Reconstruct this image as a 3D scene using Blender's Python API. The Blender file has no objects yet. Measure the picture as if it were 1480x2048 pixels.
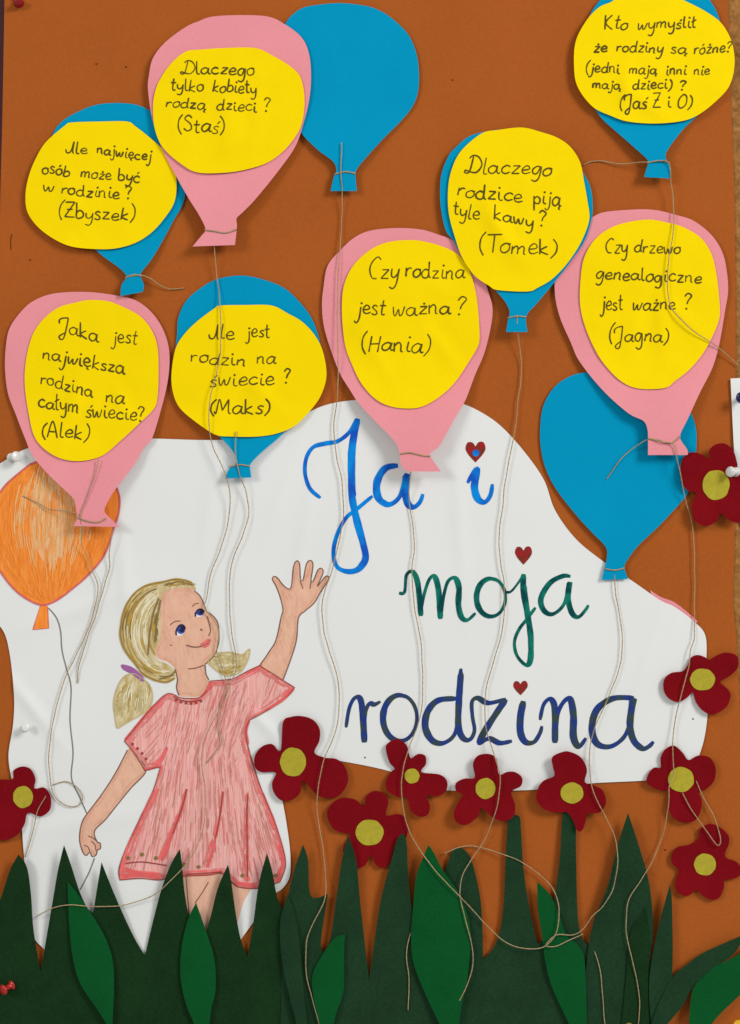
import bpy, math, random
from mathutils import Vector, noise
from mathutils.geometry import delaunay_2d_cdt

random.seed(7)
scene = bpy.context.scene
COL = scene.collection

# ------------------------------------------------------------------ camera
D = 1.5                 # metres from the lens to the card
ZC = 1.45               # height of the picture's middle above the floor
UNIT = 0.0005           # metres per unit of the paper plan
cam = bpy.data.cameras.new('camera')
camo = bpy.data.objects.new('camera', cam)
COL.objects.link(camo)
camo.location = (0, -D, ZC)
camo.rotation_euler = (math.radians(90), 0, 0)
cam.sensor_fit = 'VERTICAL'
cam.sensor_height = 24
cam.lens = 24 * D / 1.024
cam.clip_start = 0.05
cam.clip_end = 100
scene.camera = camo

# ------------------------------------------------------------------ world and lamps
world = bpy.data.worlds.new('World')
scene.world = world
world.use_nodes = True
bg = world.node_tree.nodes['Background']
bg.inputs[0].default_value = (0.96, 0.98, 1.0, 1)
bg.inputs[1].default_value = 0.40

def area(name, loc, target, size, power, color):
    l = bpy.data.lights.new(name, 'AREA')
    l.shape = 'RECTANGLE'; l.size, l.size_y = size
    l.energy = power; l.color = color
    o = bpy.data.objects.new(name, l); COL.objects.link(o)
    o.location = loc
    o.rotation_euler = (Vector(target) - Vector(loc)).to_track_quat('-Z', 'Y').to_euler()
    return o
area('window_light', (3.3, -3.0, ZC + 2.3), (0.1, 0, ZC - 0.1), (1.5, 1.7), 172, (1.0, 0.99, 0.985))
area('room_light', (-3.2, -3.2, ZC + 1.5), (-0.05, 0, ZC - 0.1), (1.3, 1.3), 66, (1.0, 0.985, 0.965))

scene.view_settings.view_transform = 'Standard'
scene.view_settings.look = 'None'
scene.view_settings.exposure = 0
scene.view_settings.gamma = 1

# ------------------------------------------------------------------ helpers
def P(px, py, d):
    """plan point + height d (mm) in front of the card -> world"""
    d *= 0.001
    s = UNIT * (D - d) / D
    return Vector(((px - 740) * s, -d, ZC + (1024 - py) * s))

def nz(x, y, seed, wl):
    return noise.noise(Vector((x / wl, y / wl, seed * 7.31)))

def smooth(pts, closed=True, step=7.0):
    n = len(pts)
    out = []
    rng = n if closed else n - 1
    def g(i):
        if closed: return pts[i % n]
        return pts[max(0, min(n - 1, i))]
    for i in range(rng):
        p0, p1, p2, p3 = g(i - 1), g(i), g(i + 1), g(i + 2)
        if len(p1) > 2: p0 = p1
        if len(p2) > 2: p3 = p2
        L = math.hypot(p2[0] - p1[0], p2[1] - p1[1])
        k = max(1, int(math.ceil(L / step)))
        for j in range(k):
            t = j / k
            q = []
            for a in (0, 1):
                m1 = (p2[a] - p0[a]) * 0.5
                m2 = (p3[a] - p1[a]) * 0.5
                t2, t3 = t * t, t * t * t
                q.append((2*t3-3*t2+1)*p1[a] + (t3-2*t2+t)*m1 + (-2*t3+3*t2)*p2[a] + (t3-t2)*m2)
            out.append((q[0], q[1]))
    if not closed: out.append((pts[-1][0], pts[-1][1]))
    return out

def inside(poly, x, y):
    c = False
    j = len(poly) - 1
    for i in range(len(poly)):
        xi, yi = poly[i]; xj, yj = poly[j]
        if (yi > y) != (yj > y) and x < (xj - xi) * (y - yi) / (yj - yi) + xi: c = not c
        j = i
    return c

WC = {}
def link(name, verts, faces, mats, parent=None, idx=None, smooth_faces=True):
    xs = [v.x for v in verts]; ys = [v.y for v in verts]; zs = [v.z for v in verts]
    c = Vector(((min(xs)+max(xs))/2, max(ys), (min(zs)+max(zs))/2))
    me = bpy.data.meshes.new(name)
    me.from_pydata([v - c for v in verts], [], faces)
    if not isinstance(mats, (list, tuple)): mats = [mats]
    for m in mats: me.materials.append(m)
    if idx: me.polygons.foreach_set('material_index', idx)
    me.polygons.foreach_set('use_smooth', [smooth_faces] * len(me.polygons))
    me.update()
    o = bpy.data.objects.new(name, me); COL.objects.link(o)
    WC[o.name] = c
    if parent:
        o.parent = parent
        o.location = c - WC[parent.name]
    else:
        o.location = c
    return o

def tag(o, label, cat, group=None, kind=None):
    if kind: o['kind'] = kind
    if label: o['label'] = label
    if cat: o['category'] = cat
    if group: o['group'] = group
    return o

SURF = []    # every laid sheet: (poly, bbox, height function)
def reg(poly, dfn):
    xs = [p[0] for p in poly]; ys = [p[1] for p in poly]
    SURF.append((poly, (min(xs), max(xs), min(ys), max(ys)), dfn))
def surface(x, y):
    b = 0.0
    for poly, bb, f in SURF:
        if bb[0] <= x <= bb[1] and bb[2] <= y <= bb[3]:
            d = f(x, y)
            if d > b and inside(poly, x, y): b = d
    return b

def sheet(name, outline, dfn, mat, thick=0.35, grid=14, parent=None, step=7, register=True, back=True, poly=None):
    poly = poly or smooth(outline, True, step)
    xs = [p[0] for p in poly]; ys = [p[1] for p in poly]
    pts = [Vector((p[0], -p[1])) for p in poly]
    nb = len(pts)
    y = min(ys) + grid / 2; row = 0
    while y < max(ys):
        x = min(xs) + (grid / 2 if row % 2 else 0)
        while x < max(xs):
            if inside(poly, x, y): pts.append(Vector((x, -y)))
            x += grid
        y += grid * 0.87; row += 1
    vs, es, fs, *_ = delaunay_2d_cdt(pts, [], [list(range(nb))], 1, 1e-3)
    V = [P(v.x, -v.y, dfn(v.x, -v.y)) for v in vs]
    F = [list(f) for f in fs]
    if back:
        m = len(V)
        V += [P(v.x, -v.y, dfn(v.x, -v.y) - thick) for v in vs]
        F += [[i + m for i in reversed(f)] for f in fs]
        m = len(V)
        for p in poly:
            d = dfn(*p)
            V.append(P(p[0], p[1], d)); V.append(P(p[0], p[1], d - thick))
        for i in range(nb):
            j = (i + 1) % nb
            F.append([m + 2*i, m + 2*i + 1, m + 2*j + 1, m + 2*j])
    o = link(name, V, F, mat, parent)
    if register: reg(poly, dfn)
    return o

class Ink:
    """flat pen, marker and pencil strokes lying on a sheet"""
    def __init__(s, dfn, lift=0.22, inc=0.0012):
        s.V = []; s.F = []; s.I = []; s.dfn = dfn; s.lift = lift; s.k = 0; s.inc = inc
    def stroke(s, pts, w, taper=0.35, jit=0.12, mi=0, step=3.0, raw=False, seed=None, cal=0.0):
        q = pts if raw else smooth(pts, False, step)
        n = len(q)
        if n < 2: return
        seed = random.random() * 99 if seed is None else seed
        base = len(s.V)
        for i, (x, y) in enumerate(q):
            a = q[max(0, i - 1)]; b = q[min(n - 1, i + 1)]
            tx, ty = b[0] - a[0], b[1] - a[1]
            L = math.hypot(tx, ty) or 1
            nx, ny = -ty / L, tx / L
            e = min(1.0, min(i, n - 1 - i) * step / (w * 0.9 + 1e-6))
            ww = w * 0.5 * (1 - taper * (1 - e)) * (1 + jit * noise.noise(Vector((i * 0.19, seed, 0))))
            d = s.dfn(x, y) + s.lift + s.k * s.inc
            if cal: ww *= 1 - cal * .6 + cal * max(-.5, ty / L)
            s.V.append(P(x + nx * ww, y + ny * ww, d)); s.V.append(P(x - nx * ww, y - ny * ww, d))
            if i:
                j = base + 2 * i
                s.F.append([j - 2, j - 1, j + 1, j]); s.I.append(mi)
        s.k += 1
    def dot(s, x, y, rx, ry=None, mi=0, n=14):
        ry = ry or rx
        s.k += 1
        base = len(s.V)
        d = s.dfn(x, y) + s.lift + s.k * s.inc
        for i in range(n):
            a = 2 * math.pi * i / n
            s.V.append(P(x + rx * math.cos(a), y - ry * math.sin(a), d))
        s.F.append(list(range(base, base + n))); s.I.append(mi)
    def fill(s, outline, mi=0, grid=9):
        poly = smooth(outline, True, 3)
        pts = [Vector((p[0], -p[1])) for p in poly]
        y = min(p[1] for p in poly) + grid / 2
        while y < max(p[1] for p in poly):
            x = min(p[0] for p in poly) + grid / 2
            while x < max(p[0] for p in poly):
                if inside(poly, x, y): pts.append(Vector((x, -y)))
                x += grid
            y += grid
        vs, es, fs, *_ = delaunay_2d_cdt(pts, [], [list(range(len(poly)))], 1, 1e-3)
        s.k += 1
        base = len(s.V)
        for v in vs: s.V.append(P(v.x, -v.y, s.dfn(v.x, -v.y) + s.lift + s.k * s.inc))
        for f in fs: s.F.append([i + base for i in f]); s.I.append(mi)
    def build(s, name, mats, parent=None):
        return link(name, s.V, s.F, mats, parent, s.I, False)

# ------------------------------------------------------------------ materials
def srgb(r, g, b, k=0.85):
    f = lambda c: (c / 255 / 12.92 if c <= 10 else ((c / 255 + 0.055) / 1.055) ** 2.4) / k
    return (min(0.95, f(r)), min(0.95, f(g)), min(0.95, f(b)))

def mat_paper(name, col, mott=0.06, rough=0.85, spec=0.05, grain=0.05, gscale=700, mscale=18, fibre=None, sheen=0):
    m = bpy.data.materials.new(name); m.use_nodes = True
    nt = m.node_tree; N = nt.nodes; L = nt.links
    b = N['Principled BSDF']
    b.inputs['Roughness'].default_value = rough
    b.inputs['Specular IOR Level'].default_value = spec
    if sheen: b.inputs['Sheen Weight'].default_value = sheen
    tc = N.new('ShaderNodeTexCoord')
    n1 = N.new('ShaderNodeTexNoise'); n1.inputs['Scale'].default_value = mscale; n1.inputs['Detail'].default_value = 5
    n2 = N.new('ShaderNodeTexNoise'); n2.inputs['Scale'].default_value = gscale; n2.inputs['Detail'].default_value = 3
    L.new(tc.outputs['Object'], n1.inputs['Vector']); L.new(tc.outputs['Object'], n2.inputs['Vector'])
    add = N.new('ShaderNodeMath'); add.operation = 'ADD'
    L.new(n1.outputs['Fac'], add.inputs[0]); L.new(n2.outputs['Fac'], add.inputs[1])
    mr = N.new('ShaderNodeMapRange'); mr.inputs['From Min'].default_value = 0.7; mr.inputs['From Max'].default_value = 1.3
    mr.inputs['To Min'].default_value = 1 - mott; mr.inputs['To Max'].default_value = 1 + mott
    L.new(add.outputs[0], mr.inputs['Value'])
    mul = N.new('ShaderNodeVectorMath'); mul.operation = 'SCALE'
    rgb = N.new('ShaderNodeRGB'); rgb.outputs[0].default_value = (*col, 1)
    L.new(rgb.outputs[0], mul.inputs[0]); L.new(mr.outputs[0], mul.inputs['Scale'])
    L.new(mul.outputs[0], b.inputs['Base Color'])
    bp = N.new('ShaderNodeBump'); bp.inputs['Strength'].default_value = grain; bp.inputs['Distance'].default_value = 0.001
    L.new(n2.outputs['Fac'], bp.inputs['Height']); L.new(bp.outputs[0], b.inputs['Normal'])
    return m

def mat_streak(name, c1, c2, scale, rot=0.0, lo=0.4, hi=0.62, detail=4):
    """coloured pencil: uneven strokes of c2 over paper tone c1"""
    m = bpy.data.materials.new(name); m.use_nodes = True
    nt = m.node_tree; N = nt.nodes; L = nt.links
    b = N['Principled BSDF']; b.inputs['Roughness'].default_value = 0.8; b.inputs['Specular IOR Level'].default_value = 0.06
    tc = N.new('ShaderNodeTexCoord'); mp = N.new('ShaderNodeMapping')
    mp.inputs['Rotation'].default_value = (0, rot, 0); mp.inputs['Scale'].default_value = scale
    n1 = N.new('ShaderNodeTexNoise'); n1.inputs['Scale'].default_value = 1; n1.inputs['Detail'].default_value = detail
    L.new(tc.outputs['Object'], mp.inputs['Vector']); L.new(mp.outputs[0], n1.inputs['Vector'])
    cr = N.new('ShaderNodeValToRGB')
    cr.color_ramp.elements[0].position = lo; cr.color_ramp.elements[0].color = (*c1, 1)
    cr.color_ramp.elements[1].position = hi; cr.color_ramp.elements[1].color = (*c2, 1)
    L.new(n1.outputs['Fac'], cr.inputs[0]); L.new(cr.outputs[0], b.inputs['Base Color'])
    return m

def mat_plain(name, col, rough=0.6, spec=0.3, metal=0):
    m = bpy.data.materials.new(name); m.use_nodes = True
    b = m.node_tree.nodes['Principled BSDF']
    N = m.node_tree.nodes; L = m.node_tree.links
    tc = N.new('ShaderNodeTexCoord')
    n1 = N.new('ShaderNodeTexNoise'); n1.inputs['Scale'].default_value = 220
    L.new(tc.outputs['Object'], n1.inputs['Vector'])
    cr = N.new('ShaderNodeValToRGB')
    cr.color_ramp.elements[0].color = (*[c * 0.85 for c in col], 1); cr.color_ramp.elements[1].color = (*[min(1, c * 1.15) for c in col], 1)
    L.new(n1.outputs['Fac'], cr.inputs[0]); L.new(cr.outputs[0], b.inputs['Base Color'])
    b.inputs['Roughness'].default_value = rough; b.inputs['Specular IOR Level'].default_value = spec * 0.3 if not metal else 0.5; b.inputs['Metallic'].default_value = metal
    return m

M_CARD = mat_paper('orange_card', srgb(154, 80, 30), 0.07, 0.8, 0.05, 0.14, 420, 9)
M_SHEET = mat_paper('white_paper', srgb(211, 211, 207), 0.02, 0.75, 0.05, 0.03, 900, 9)
M_PINK = mat_paper('pink_paper', srgb(213, 134, 140), 0.05, 0.9, 0.05, 0.07, 600, 14)
M_BLUE = mat_paper('blue_paper', srgb(0, 134, 172), 0.04, 0.85, 0.05, 0.05, 600, 14)
M_YEL = mat_paper('yellow_paper', srgb(228, 198, 2), 0.03, 0.85, 0.05, 0.05, 500, 14)
M_DG = mat_paper('dark_green_paper', srgb(20, 46, 22), 0.24, 0.85, 0.06, 0.25, 420, 30)
M_DG2 = mat_paper('grey_green_paper', srgb(25, 52, 31), 0.22, 0.8, 0.08, 0.25, 420, 30)
M_LG = mat_paper('bright_green_paper', srgb(4, 72, 30), 0.14, 0.7, 0.08, 0.12, 420, 26)
M_RED = mat_paper('dark_red_paper', srgb(112, 9, 18), 0.16, 0.9, 0.05, 0.06, 500, 20)
M_CEN = mat_paper('mustard_paper', srgb(160, 148, 46), 0.12, 0.9, 0.05, 0.10, 350, 120)
M_INK = mat_plain('black_pen', (0.10, 0.072, 0.011), 0.6, 0.2)
M_JUTE = mat_paper('jute', (0.38, 0.28, 0.15), 0.22, 0.95, 0.1, 0.10, 1500, 160)
M_CORK = mat_paper('cork', srgb(140, 96, 50), 0.35, 0.9, 0.05, 0.4, 260, 120)
M_WALL = mat_paper('wall_shade_tint', (0.10, 0.035, 0.04), 0.1, 0.9, 0.2, 0.05, 300, 8)  # shadow on the wall beside the card, put into its colour as dark maroon

# ------------------------------------------------------------------ the setting
def box(name, x0, x1, y0, y1, d0, d1, mat, parent=None):
    c = [P(x, y, 0) for x, y in ((x0, y0), (x1, y0), (x1, y1), (x0, y1))]
    V = [Vector((v.x, -d0 * .001, v.z)) for v in c] + [Vector((v.x, -d1 * .001, v.z)) for v in c]
    F = [[0, 1, 2, 3], [7, 6, 5, 4], [0, 4, 5, 1], [1, 5, 6, 2], [2, 6, 7, 3], [3, 7, 4, 0]]
    return link(name, V, F, mat, parent, None, False)
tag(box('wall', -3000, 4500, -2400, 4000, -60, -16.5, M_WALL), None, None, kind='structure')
tag(box('cork_board', 34, 2600, -600, 2800, -16.5, -1.6, M_CORK),
    'brown cork notice board showing as a strip at the right edge', 'notice board')

def d_card(x, y): return 0.0 + 0.35 * nz(x, y, 1, 420)
card_outline = [(10, -40, 1), (9, 0), (5, 220), (0, 420), (-6, 700), (-14, 1200), (-22, 2090, 1), (1496, 2090, 1), (1482, 1500), (1474, 1300),
                (1467, 1200), (1469, 1100), (1471, 700), (1469, 400), (1462, 200), (1456, 0), (1455, -40, 1)]
card = sheet('card_sheet', card_outline, d_card, M_CARD, 0.8, 40, step=40)
tag(card, 'large burnt orange card sheet behind the whole paper collage', 'card')
M_HOLE = mat_plain('pin_hole', (0.16, 0.04, 0.005), 0.9, 0.05)
for x, y in ((193, 128), (252, 134), (905, 160), (60, 520), (1330, 1700)):
    ik = Ink(d_card, 0.12); ik.dot(x, y, 2.4, 2.0); ik.build('pin_hole', M_HOLE, card)
ik = Ink(d_card, 0.12)
ik.stroke([(24, 468), (21, 482), (22, 500)], 2.4)
ik.build('scratch', M_HOLE, card)

# ------------------------------------------------------------------ white sheet with the drawing and the title
def d_sheet(x, y):
    d = 1.7 + 1.2 * nz(x, y, 3, 240) + 0.35 * nz(x, y, 4, 120)
    # soft folds near the left edge and the middle
    u = (x - 40) * 0.35 + (y - 1260)
    d += 1.2 * math.exp(-(u / 18) ** 2) * max(0, 1 - abs(x - 150) / 170)
    d += 1.2 * math.exp(-((y - 1670 + 0.15 * x) / 22) ** 2) * max(0, 1 - abs(x - 170) / 200)
    for cx_, cy_, an, ln, am, wd in ((600, 1120, 1.75, 190, .5, 12), (560, 1000, 1.9, 150, .5, 14), (420, 1000, 1.7, 120, .5, 12), (1330, 1300, 2.0, 110, .8, 12), (1290, 1330, 1.9, 130, .5, 10), (920, 1050, 1.5, 160, .5, 12), (250, 1160, 1.5, 110, .7, 12), (60, 1410, .9, 90, 1.0, 10), (530, 1450, .8, 50, .8, 9)):
        u = (x - cx_) * math.cos(an) + (y - cy_) * math.sin(an); v = -(x - cx_) * math.sin(an) + (y - cy_) * math.cos(an)
        d += 2.1 * am * math.exp(-(u / ln) ** 2 - (v / (wd * 1.3)) ** 2)
    return d
sheet_outline = [(-40, 948), (0, 927), (30, 908), (62, 895), (130, 884), (220, 878), (300, 877), (420, 880), (520, 874), (570, 850), (640, 814), (700, 801),
                 (780, 797), (860, 797), (920, 806), (965, 826), (1005, 855), (1050, 905), (1088, 960), (1110, 1020), (1150, 1076), (1200, 1118), (1262, 1160),
                 (1320, 1200), (1350, 1214), (1388, 1243), (1411, 1272), (1413, 1330), (1416, 1400), (1413, 1450), (1404, 1494), (1388, 1528), (1350, 1552),
                 (1290, 1561), (1180, 1567), (1060, 1580), (900, 1581), (860, 1571), (770, 1540), (660, 1519), (600, 1516), (566, 1540), (562, 1580),
                 (572, 1640), (580, 1700), (580, 1750), (566, 1776), (543, 1792), (522, 1822), (494, 1862), (440, 1930), (360, 1985), (250, 1990), (140, 1940), (86, 1896), (66, 1868),
                 (55, 1790), (47, 1700), (40, 1620), (24, 1560), (17, 1510), (26, 1450), (28, 1390), (18, 1300), (2, 1255), (-40, 1215)]
sheet_o = sheet('drawing_sheet', sheet_outline, d_sheet, M_SHEET, 0.3, 7, step=7)
tag(sheet_o, 'big white cut-out paper with the drawn girl and the handwritten title', 'paper sheet')

tag(sheet('paper_scrap', [(1300, 1180, 1), (1322, 1194), (1348, 1204), (1372, 1222), (1396, 1243, 1), (1370, 1262, 1), (1310, 1225, 1)], lambda x, y: 0.9, M_PINK, 0.2, 10),
    'thin pink paper scrap peeping out behind the right slope of the white sheet', 'paper scrap')
# --- title lettering
M_T1 = mat_streak('blue_marker', srgb(20, 78, 172), srgb(6, 126, 204), (60, 90, 45), 0, 0.4, 0.6)
M_T2 = mat_streak('teal_marker', srgb(6, 64, 66), srgb(16, 110, 92), (90, 90, 60), 0, 0.42, 0.6)
M_T3 = mat_streak('navy_marker', srgb(34, 54, 116), srgb(52, 66, 62), (110, 90, 70), 0, 0.42, 0.6)
M_HEART = mat_streak('red_marker', srgb(150, 30, 36), srgb(104, 48, 34), (220, 90, 220), 0, 0.42, 0.6)
def circle(cx, cy, rx, ry, a0=-70, n=14, over=20):
    return [(cx + rx * math.cos(math.radians(a0 - (360 + over) * i / n)), cy + ry * math.sin(math.radians(a0 - (360 + over) * i / n))) for i in range(n + 1)]
T = Ink(d_sheet, 0.25)
T.stroke([(641, 996), (620, 977), (610, 946), (613, 915), (627, 894), (651, 887), (676, 882), (698, 865), (714, 838)], 12.0, cal=0.32)
T.stroke([(715, 837), (704, 893), (703, 949), (704, 993), (714, 1042), (726, 1086), (731, 1117), (717, 1138), (695, 1143), (674, 1133), (667, 1105), (674, 1070), (692, 1036), (714, 1018), (745, 992)], 12.6, cal=0.32)
T.stroke([(711, 860), (706, 900), (705, 950), (707, 995)], 9.6, cal=0.32)
T.stroke([(718, 1060), (729, 1094), (731, 1117), (718, 1134)], 9.6, cal=0.32)
T.stroke([(796, 931), (770, 937), (754, 965), (757, 996), (778, 1009), (800, 992), (812, 950), (811, 985), (816, 1008), (828, 1014), (840, 1004), (846, 988)], 13.2, cal=0.32)
T.stroke([(762, 1000), (779, 1010), (797, 996)], 10.8, cal=0.32)
word1 = T.build('title_word', M_T1, sheet_o)
T = Ink(d_sheet, 0.25)
T.stroke([(935, 966), (953, 938), (949, 974), (956, 998), (970, 1004), (981, 990), (985, 968)], 13.2, cal=0.32)
word1b = T.build('title_word', M_T1, sheet_o)
T = Ink(d_sheet, 0.25)
T.stroke([(798, 1186), (809, 1184), (813, 1150), (826, 1144), (836, 1169), (842, 1232)], 9.6, cal=0.32)
T.stroke([(841, 1228), (847, 1194), (858, 1160), (869, 1153), (877, 1180), (881, 1238)], 10.2, cal=0.32)
T.stroke([(882, 1232), (887, 1194), (896, 1163), (910, 1156), (918, 1175), (917, 1209), (923, 1234), (935, 1240), (951, 1226)], 10.2, cal=0.32)
T.stroke(circle(982, 1195, 29, 38), 10.2, cal=0.32)
T.stroke([(1012, 1184), (1022, 1183), (1037, 1165), (1047, 1148)], 7.2, cal=0.32)
T.stroke([(1047, 1148), (1047, 1184), (1054, 1222), (1061, 1271), (1061, 1318), (1052, 1330), (1034, 1311), (1029, 1284), (1038, 1259), (1054, 1238), (1071, 1215)], 10.2, cal=0.32)
T.stroke([(1049, 1170), (1056, 1222), (1063, 1271), (1063, 1316)], 7.2, cal=0.32)
T.stroke([(1141, 1153), (1126, 1152), (1100, 1166), (1082, 1197), (1088, 1221), (1106, 1228), (1128, 1208), (1139, 1165), (1136, 1196), (1144, 1226), (1157, 1234), (1171, 1220), (1177, 1210)], 10.2, cal=0.32)
word2 = T.build('title_word', M_T2, sheet_o)
T = Ink(d_sheet, 0.25)
T.stroke([(692, 1455), (699, 1415), (711, 1395), (723, 1406), (729, 1485)], 11.4, cal=0.32)
T.stroke([(729, 1452), (731, 1424), (739, 1407), (749, 1409), (761, 1403)], 11.4, cal=0.32)
T.stroke(circle(800, 1436, 34, 46), 11.4, cal=0.32)
T.stroke([(913, 1397), (876, 1401), (855, 1424), (851, 1456), (866, 1482), (890, 1485), (912, 1462), (917, 1401), (922, 1337)], 12.6, cal=0.32)
T.stroke([(922, 1345), (918, 1401), (917, 1452), (926, 1476), (940, 1479), (949, 1461), (945, 1433), (944, 1404), (955, 1396), (977, 1406), (1012, 1398)], 11.4, cal=0.32)
T.stroke([(1012, 1398), (991, 1429), (968, 1465), (960, 1486), (978, 1477), (1000, 1486), (1024, 1482)], 12.0, cal=0.32)
T.stroke([(1047, 1402), (1041, 1433), (1041, 1465), (1051, 1484), (1068, 1484), (1080, 1466), (1084, 1452)], 12.6, cal=0.32)
T.stroke([(1080, 1440), (1087, 1410), (1099, 1398), (1108, 1408), (1110, 1438), (1110, 1486)], 11.4, cal=0.32)
T.stroke([(1111, 1470), (1116, 1426), (1129, 1402), (1141, 1399), (1147, 1432), (1147, 1474), (1158, 1493), (1172, 1476)], 12.6, cal=0.32)
T.stroke([(1268, 1396), (1226, 1397), (1194, 1419), (1184, 1456), (1194, 1487), (1221, 1493), (1248, 1474), (1261, 1440), (1267, 1396), (1260, 1447), (1267, 1480), (1285, 1497), (1299, 1492), (1307, 1483)], 12.6, cal=0.32)
word3 = T.build('title_word', M_T3, sheet_o)
def heart(cx, cy, w, h, parent, dotc=None):
    k = Ink(d_sheet, 0.25, 0.04)
    k.fill([(cx, cy + h * .5, 1), (cx - w * .36, cy + h * .12), (cx - w * .5, cy - h * .18), (cx - w * .38, cy - h * .46), (cx - w * .14, cy - h * .44), (cx, cy - h * .26, 1),
            (cx + w * .16, cy - h * .47), (cx + w * .4, cy - h * .46), (cx + w * .5, cy - h * .16), (cx + w * .34, cy + h * .14)])
    if dotc: k.dot(cx + 1, cy + 2, 7, 7, 1)
    k.build('heart', [M_HEART, M_T1], parent)
heart(951, 904, 40, 42, word1b, True); heart(1047, 1111, 34, 37, word2); heart(1041, 1376, 29, 29, word3)
for x, y in ((730, 1515), (1386, 1438)):
    k = Ink(d_sheet, 0.1); k.dot(x, y, 1.8); k.build('pin_hole', M_HOLE, sheet_o)

# --- drawn balloon
M_BO = mat_streak('orange_pencil', srgb(232, 142, 64), srgb(224, 124, 40), (420, 1, 40), 0, 0.35, 0.65)
M_BO2 = mat_streak('pale_orange_pencil', srgb(214, 164, 110), srgb(226, 148, 72), (600, 1, 40), 0, 0.35, 0.65)
M_BLINE = mat_plain('rust_pencil', srgb(196, 92, 96), 0.8, 0.1)
bal = [(60, 928), (110, 915), (170, 925), (215, 950), (237, 985), (238, 1022), (226, 1062), (208, 1111), (176, 1150), (144, 1178), (114, 1200), (87, 1210), (61, 1202), (30, 1180), (0, 1142), (-24, 1095), (-30, 1050), (-18, 1005), (0, 984), (18, 963)]
k = Ink(d_sheet, 0.12); k.fill(bal)
db = k.build('balloon_drawing', M_BO, sheet_o)
k = Ink(d_sheet, 0.16)
k.fill([(62, 985), (90, 958), (120, 960), (146, 990), (152, 1045), (140, 1095), (118, 1128), (92, 1126), (68, 1088), (56, 1035)])
k.build('highlight', mat_streak('pale_pencil_patch', srgb(216, 180, 138), srgb(222, 152, 88), (420, 1, 30), 0, 0.36, 0.62), db)
k = Ink(d_sheet, 0.2, 0.0005)
rs = random.Random(3)
bp = smooth(bal, True, 4)
for i in range(900):
    u = rs.uniform(-0.97, 0.97); va = rs.uniform(-0.95, 0.75); vb = va + rs.uniform(0.12, 0.5)
    pts = []
    for t in range(5):
        v = va + (vb - va) * t / 4
        pts.append((102 + 126 * u * math.sqrt(max(0.02, 1 - v * v * .95)) * (1 if v < 0 else 1 - .25 * v), 1055 + 150 * v))
    if all(inside(bp, p[0], p[1]) for p in pts):
        m = (va + vb) / 2
        e = ((u - .02) / .66) ** 2 + ((m + .12) / .74) ** 2
        mi = 1 if e < rs.uniform(.55, 1.2) else 0
        if mi and rs.random() < .15: mi = 0
        if mi and rs.random() < .45: mi = 2
        k.stroke(pts, rs.uniform(1.2, 2.8), 0.8, 0.4, mi, 8)
k.build('shading', [M_BO, M_BO2, mat_plain('cream_pencil', srgb(216, 172, 120), 0.8, 0.1)], db)
k = Ink(d_sheet, 0.7); k.stroke(bal + [bal[0]], 3.4)
k.build('outline', [M_BLINE, M_BO], db)
k = Ink(d_sheet, 0.3, 0.01)
k.fill([(81, 1208, 1), (95, 1212, 1), (98, 1257, 1), (65, 1260, 1)], 1)
k.stroke([(82, 1209, 1), (66, 1259, 1), (97, 1256, 1), (95, 1213, 1)], 2.2)
k.build('balloon_knot', [M_BLINE, M_BO], db)
M_PENC = mat_plain('pencil', (0.22, 0.21, 0.19), 0.6, 0.2)
k = Ink(d_sheet, 0.2)
k.stroke([(97, 1216), (113, 1236), (121, 1262), (124, 1300), (133, 1338), (142, 1375), (140, 1440), (146, 1505), (143, 1556), (160, 1596), (174, 1628)], 2.6)
k.stroke([(189, 1716), (178, 1745), (160, 1780)], 2.6)
k.build('string', M_PENC, db)

# --- drawn girl
M_SKIN = mat_streak('skin_pencil', srgb(216, 172, 146), srgb(208, 158, 132), (140, 1, 70), 0.3, 0.3, 0.7)
M_SKIN2 = mat_plain('shade_pencil', srgb(206, 150, 124), 0.8, 0.1)
M_LINE = mat_plain('brown_pencil', srgb(116, 84, 72), 0.8, 0.1)
M_DR1 = mat_streak('red_pencil_light', srgb(224, 176, 168), srgb(212, 138, 132), (700, 1, 22), 0.06, 0.34, 0.66)
M_DR2 = mat_plain('red_pencil_mid', srgb(206, 134, 126), 0.8, 0.1)
M_DR3 = mat_plain('red_pencil_strong', srgb(208, 92, 90), 0.8, 0.1)
M_DR4 = mat_plain('red_pencil_dark', srgb(142, 66, 58), 0.8, 0.1)
M_DR5 = mat_plain('red_pencil_pale', srgb(220, 170, 160), 0.8, 0.1)
M_H1 = mat_streak('hair_base', srgb(204, 190, 150), srgb(176, 154, 100), (160, 1, 60), 0.5, 0.35, 0.65)
M_H2 = mat_plain('hair_ochre', srgb(172, 140, 62), 0.8, 0.1)
M_H3 = mat_plain('hair_brown', srgb(128, 104, 66), 0.8, 0.1)
M_H4 = mat_plain('hair_pale', srgb(214, 204, 172), 0.8, 0.1)
M_TIE = mat_plain('purple_pencil', srgb(148, 92, 146), 0.8, 0.1)

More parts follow.
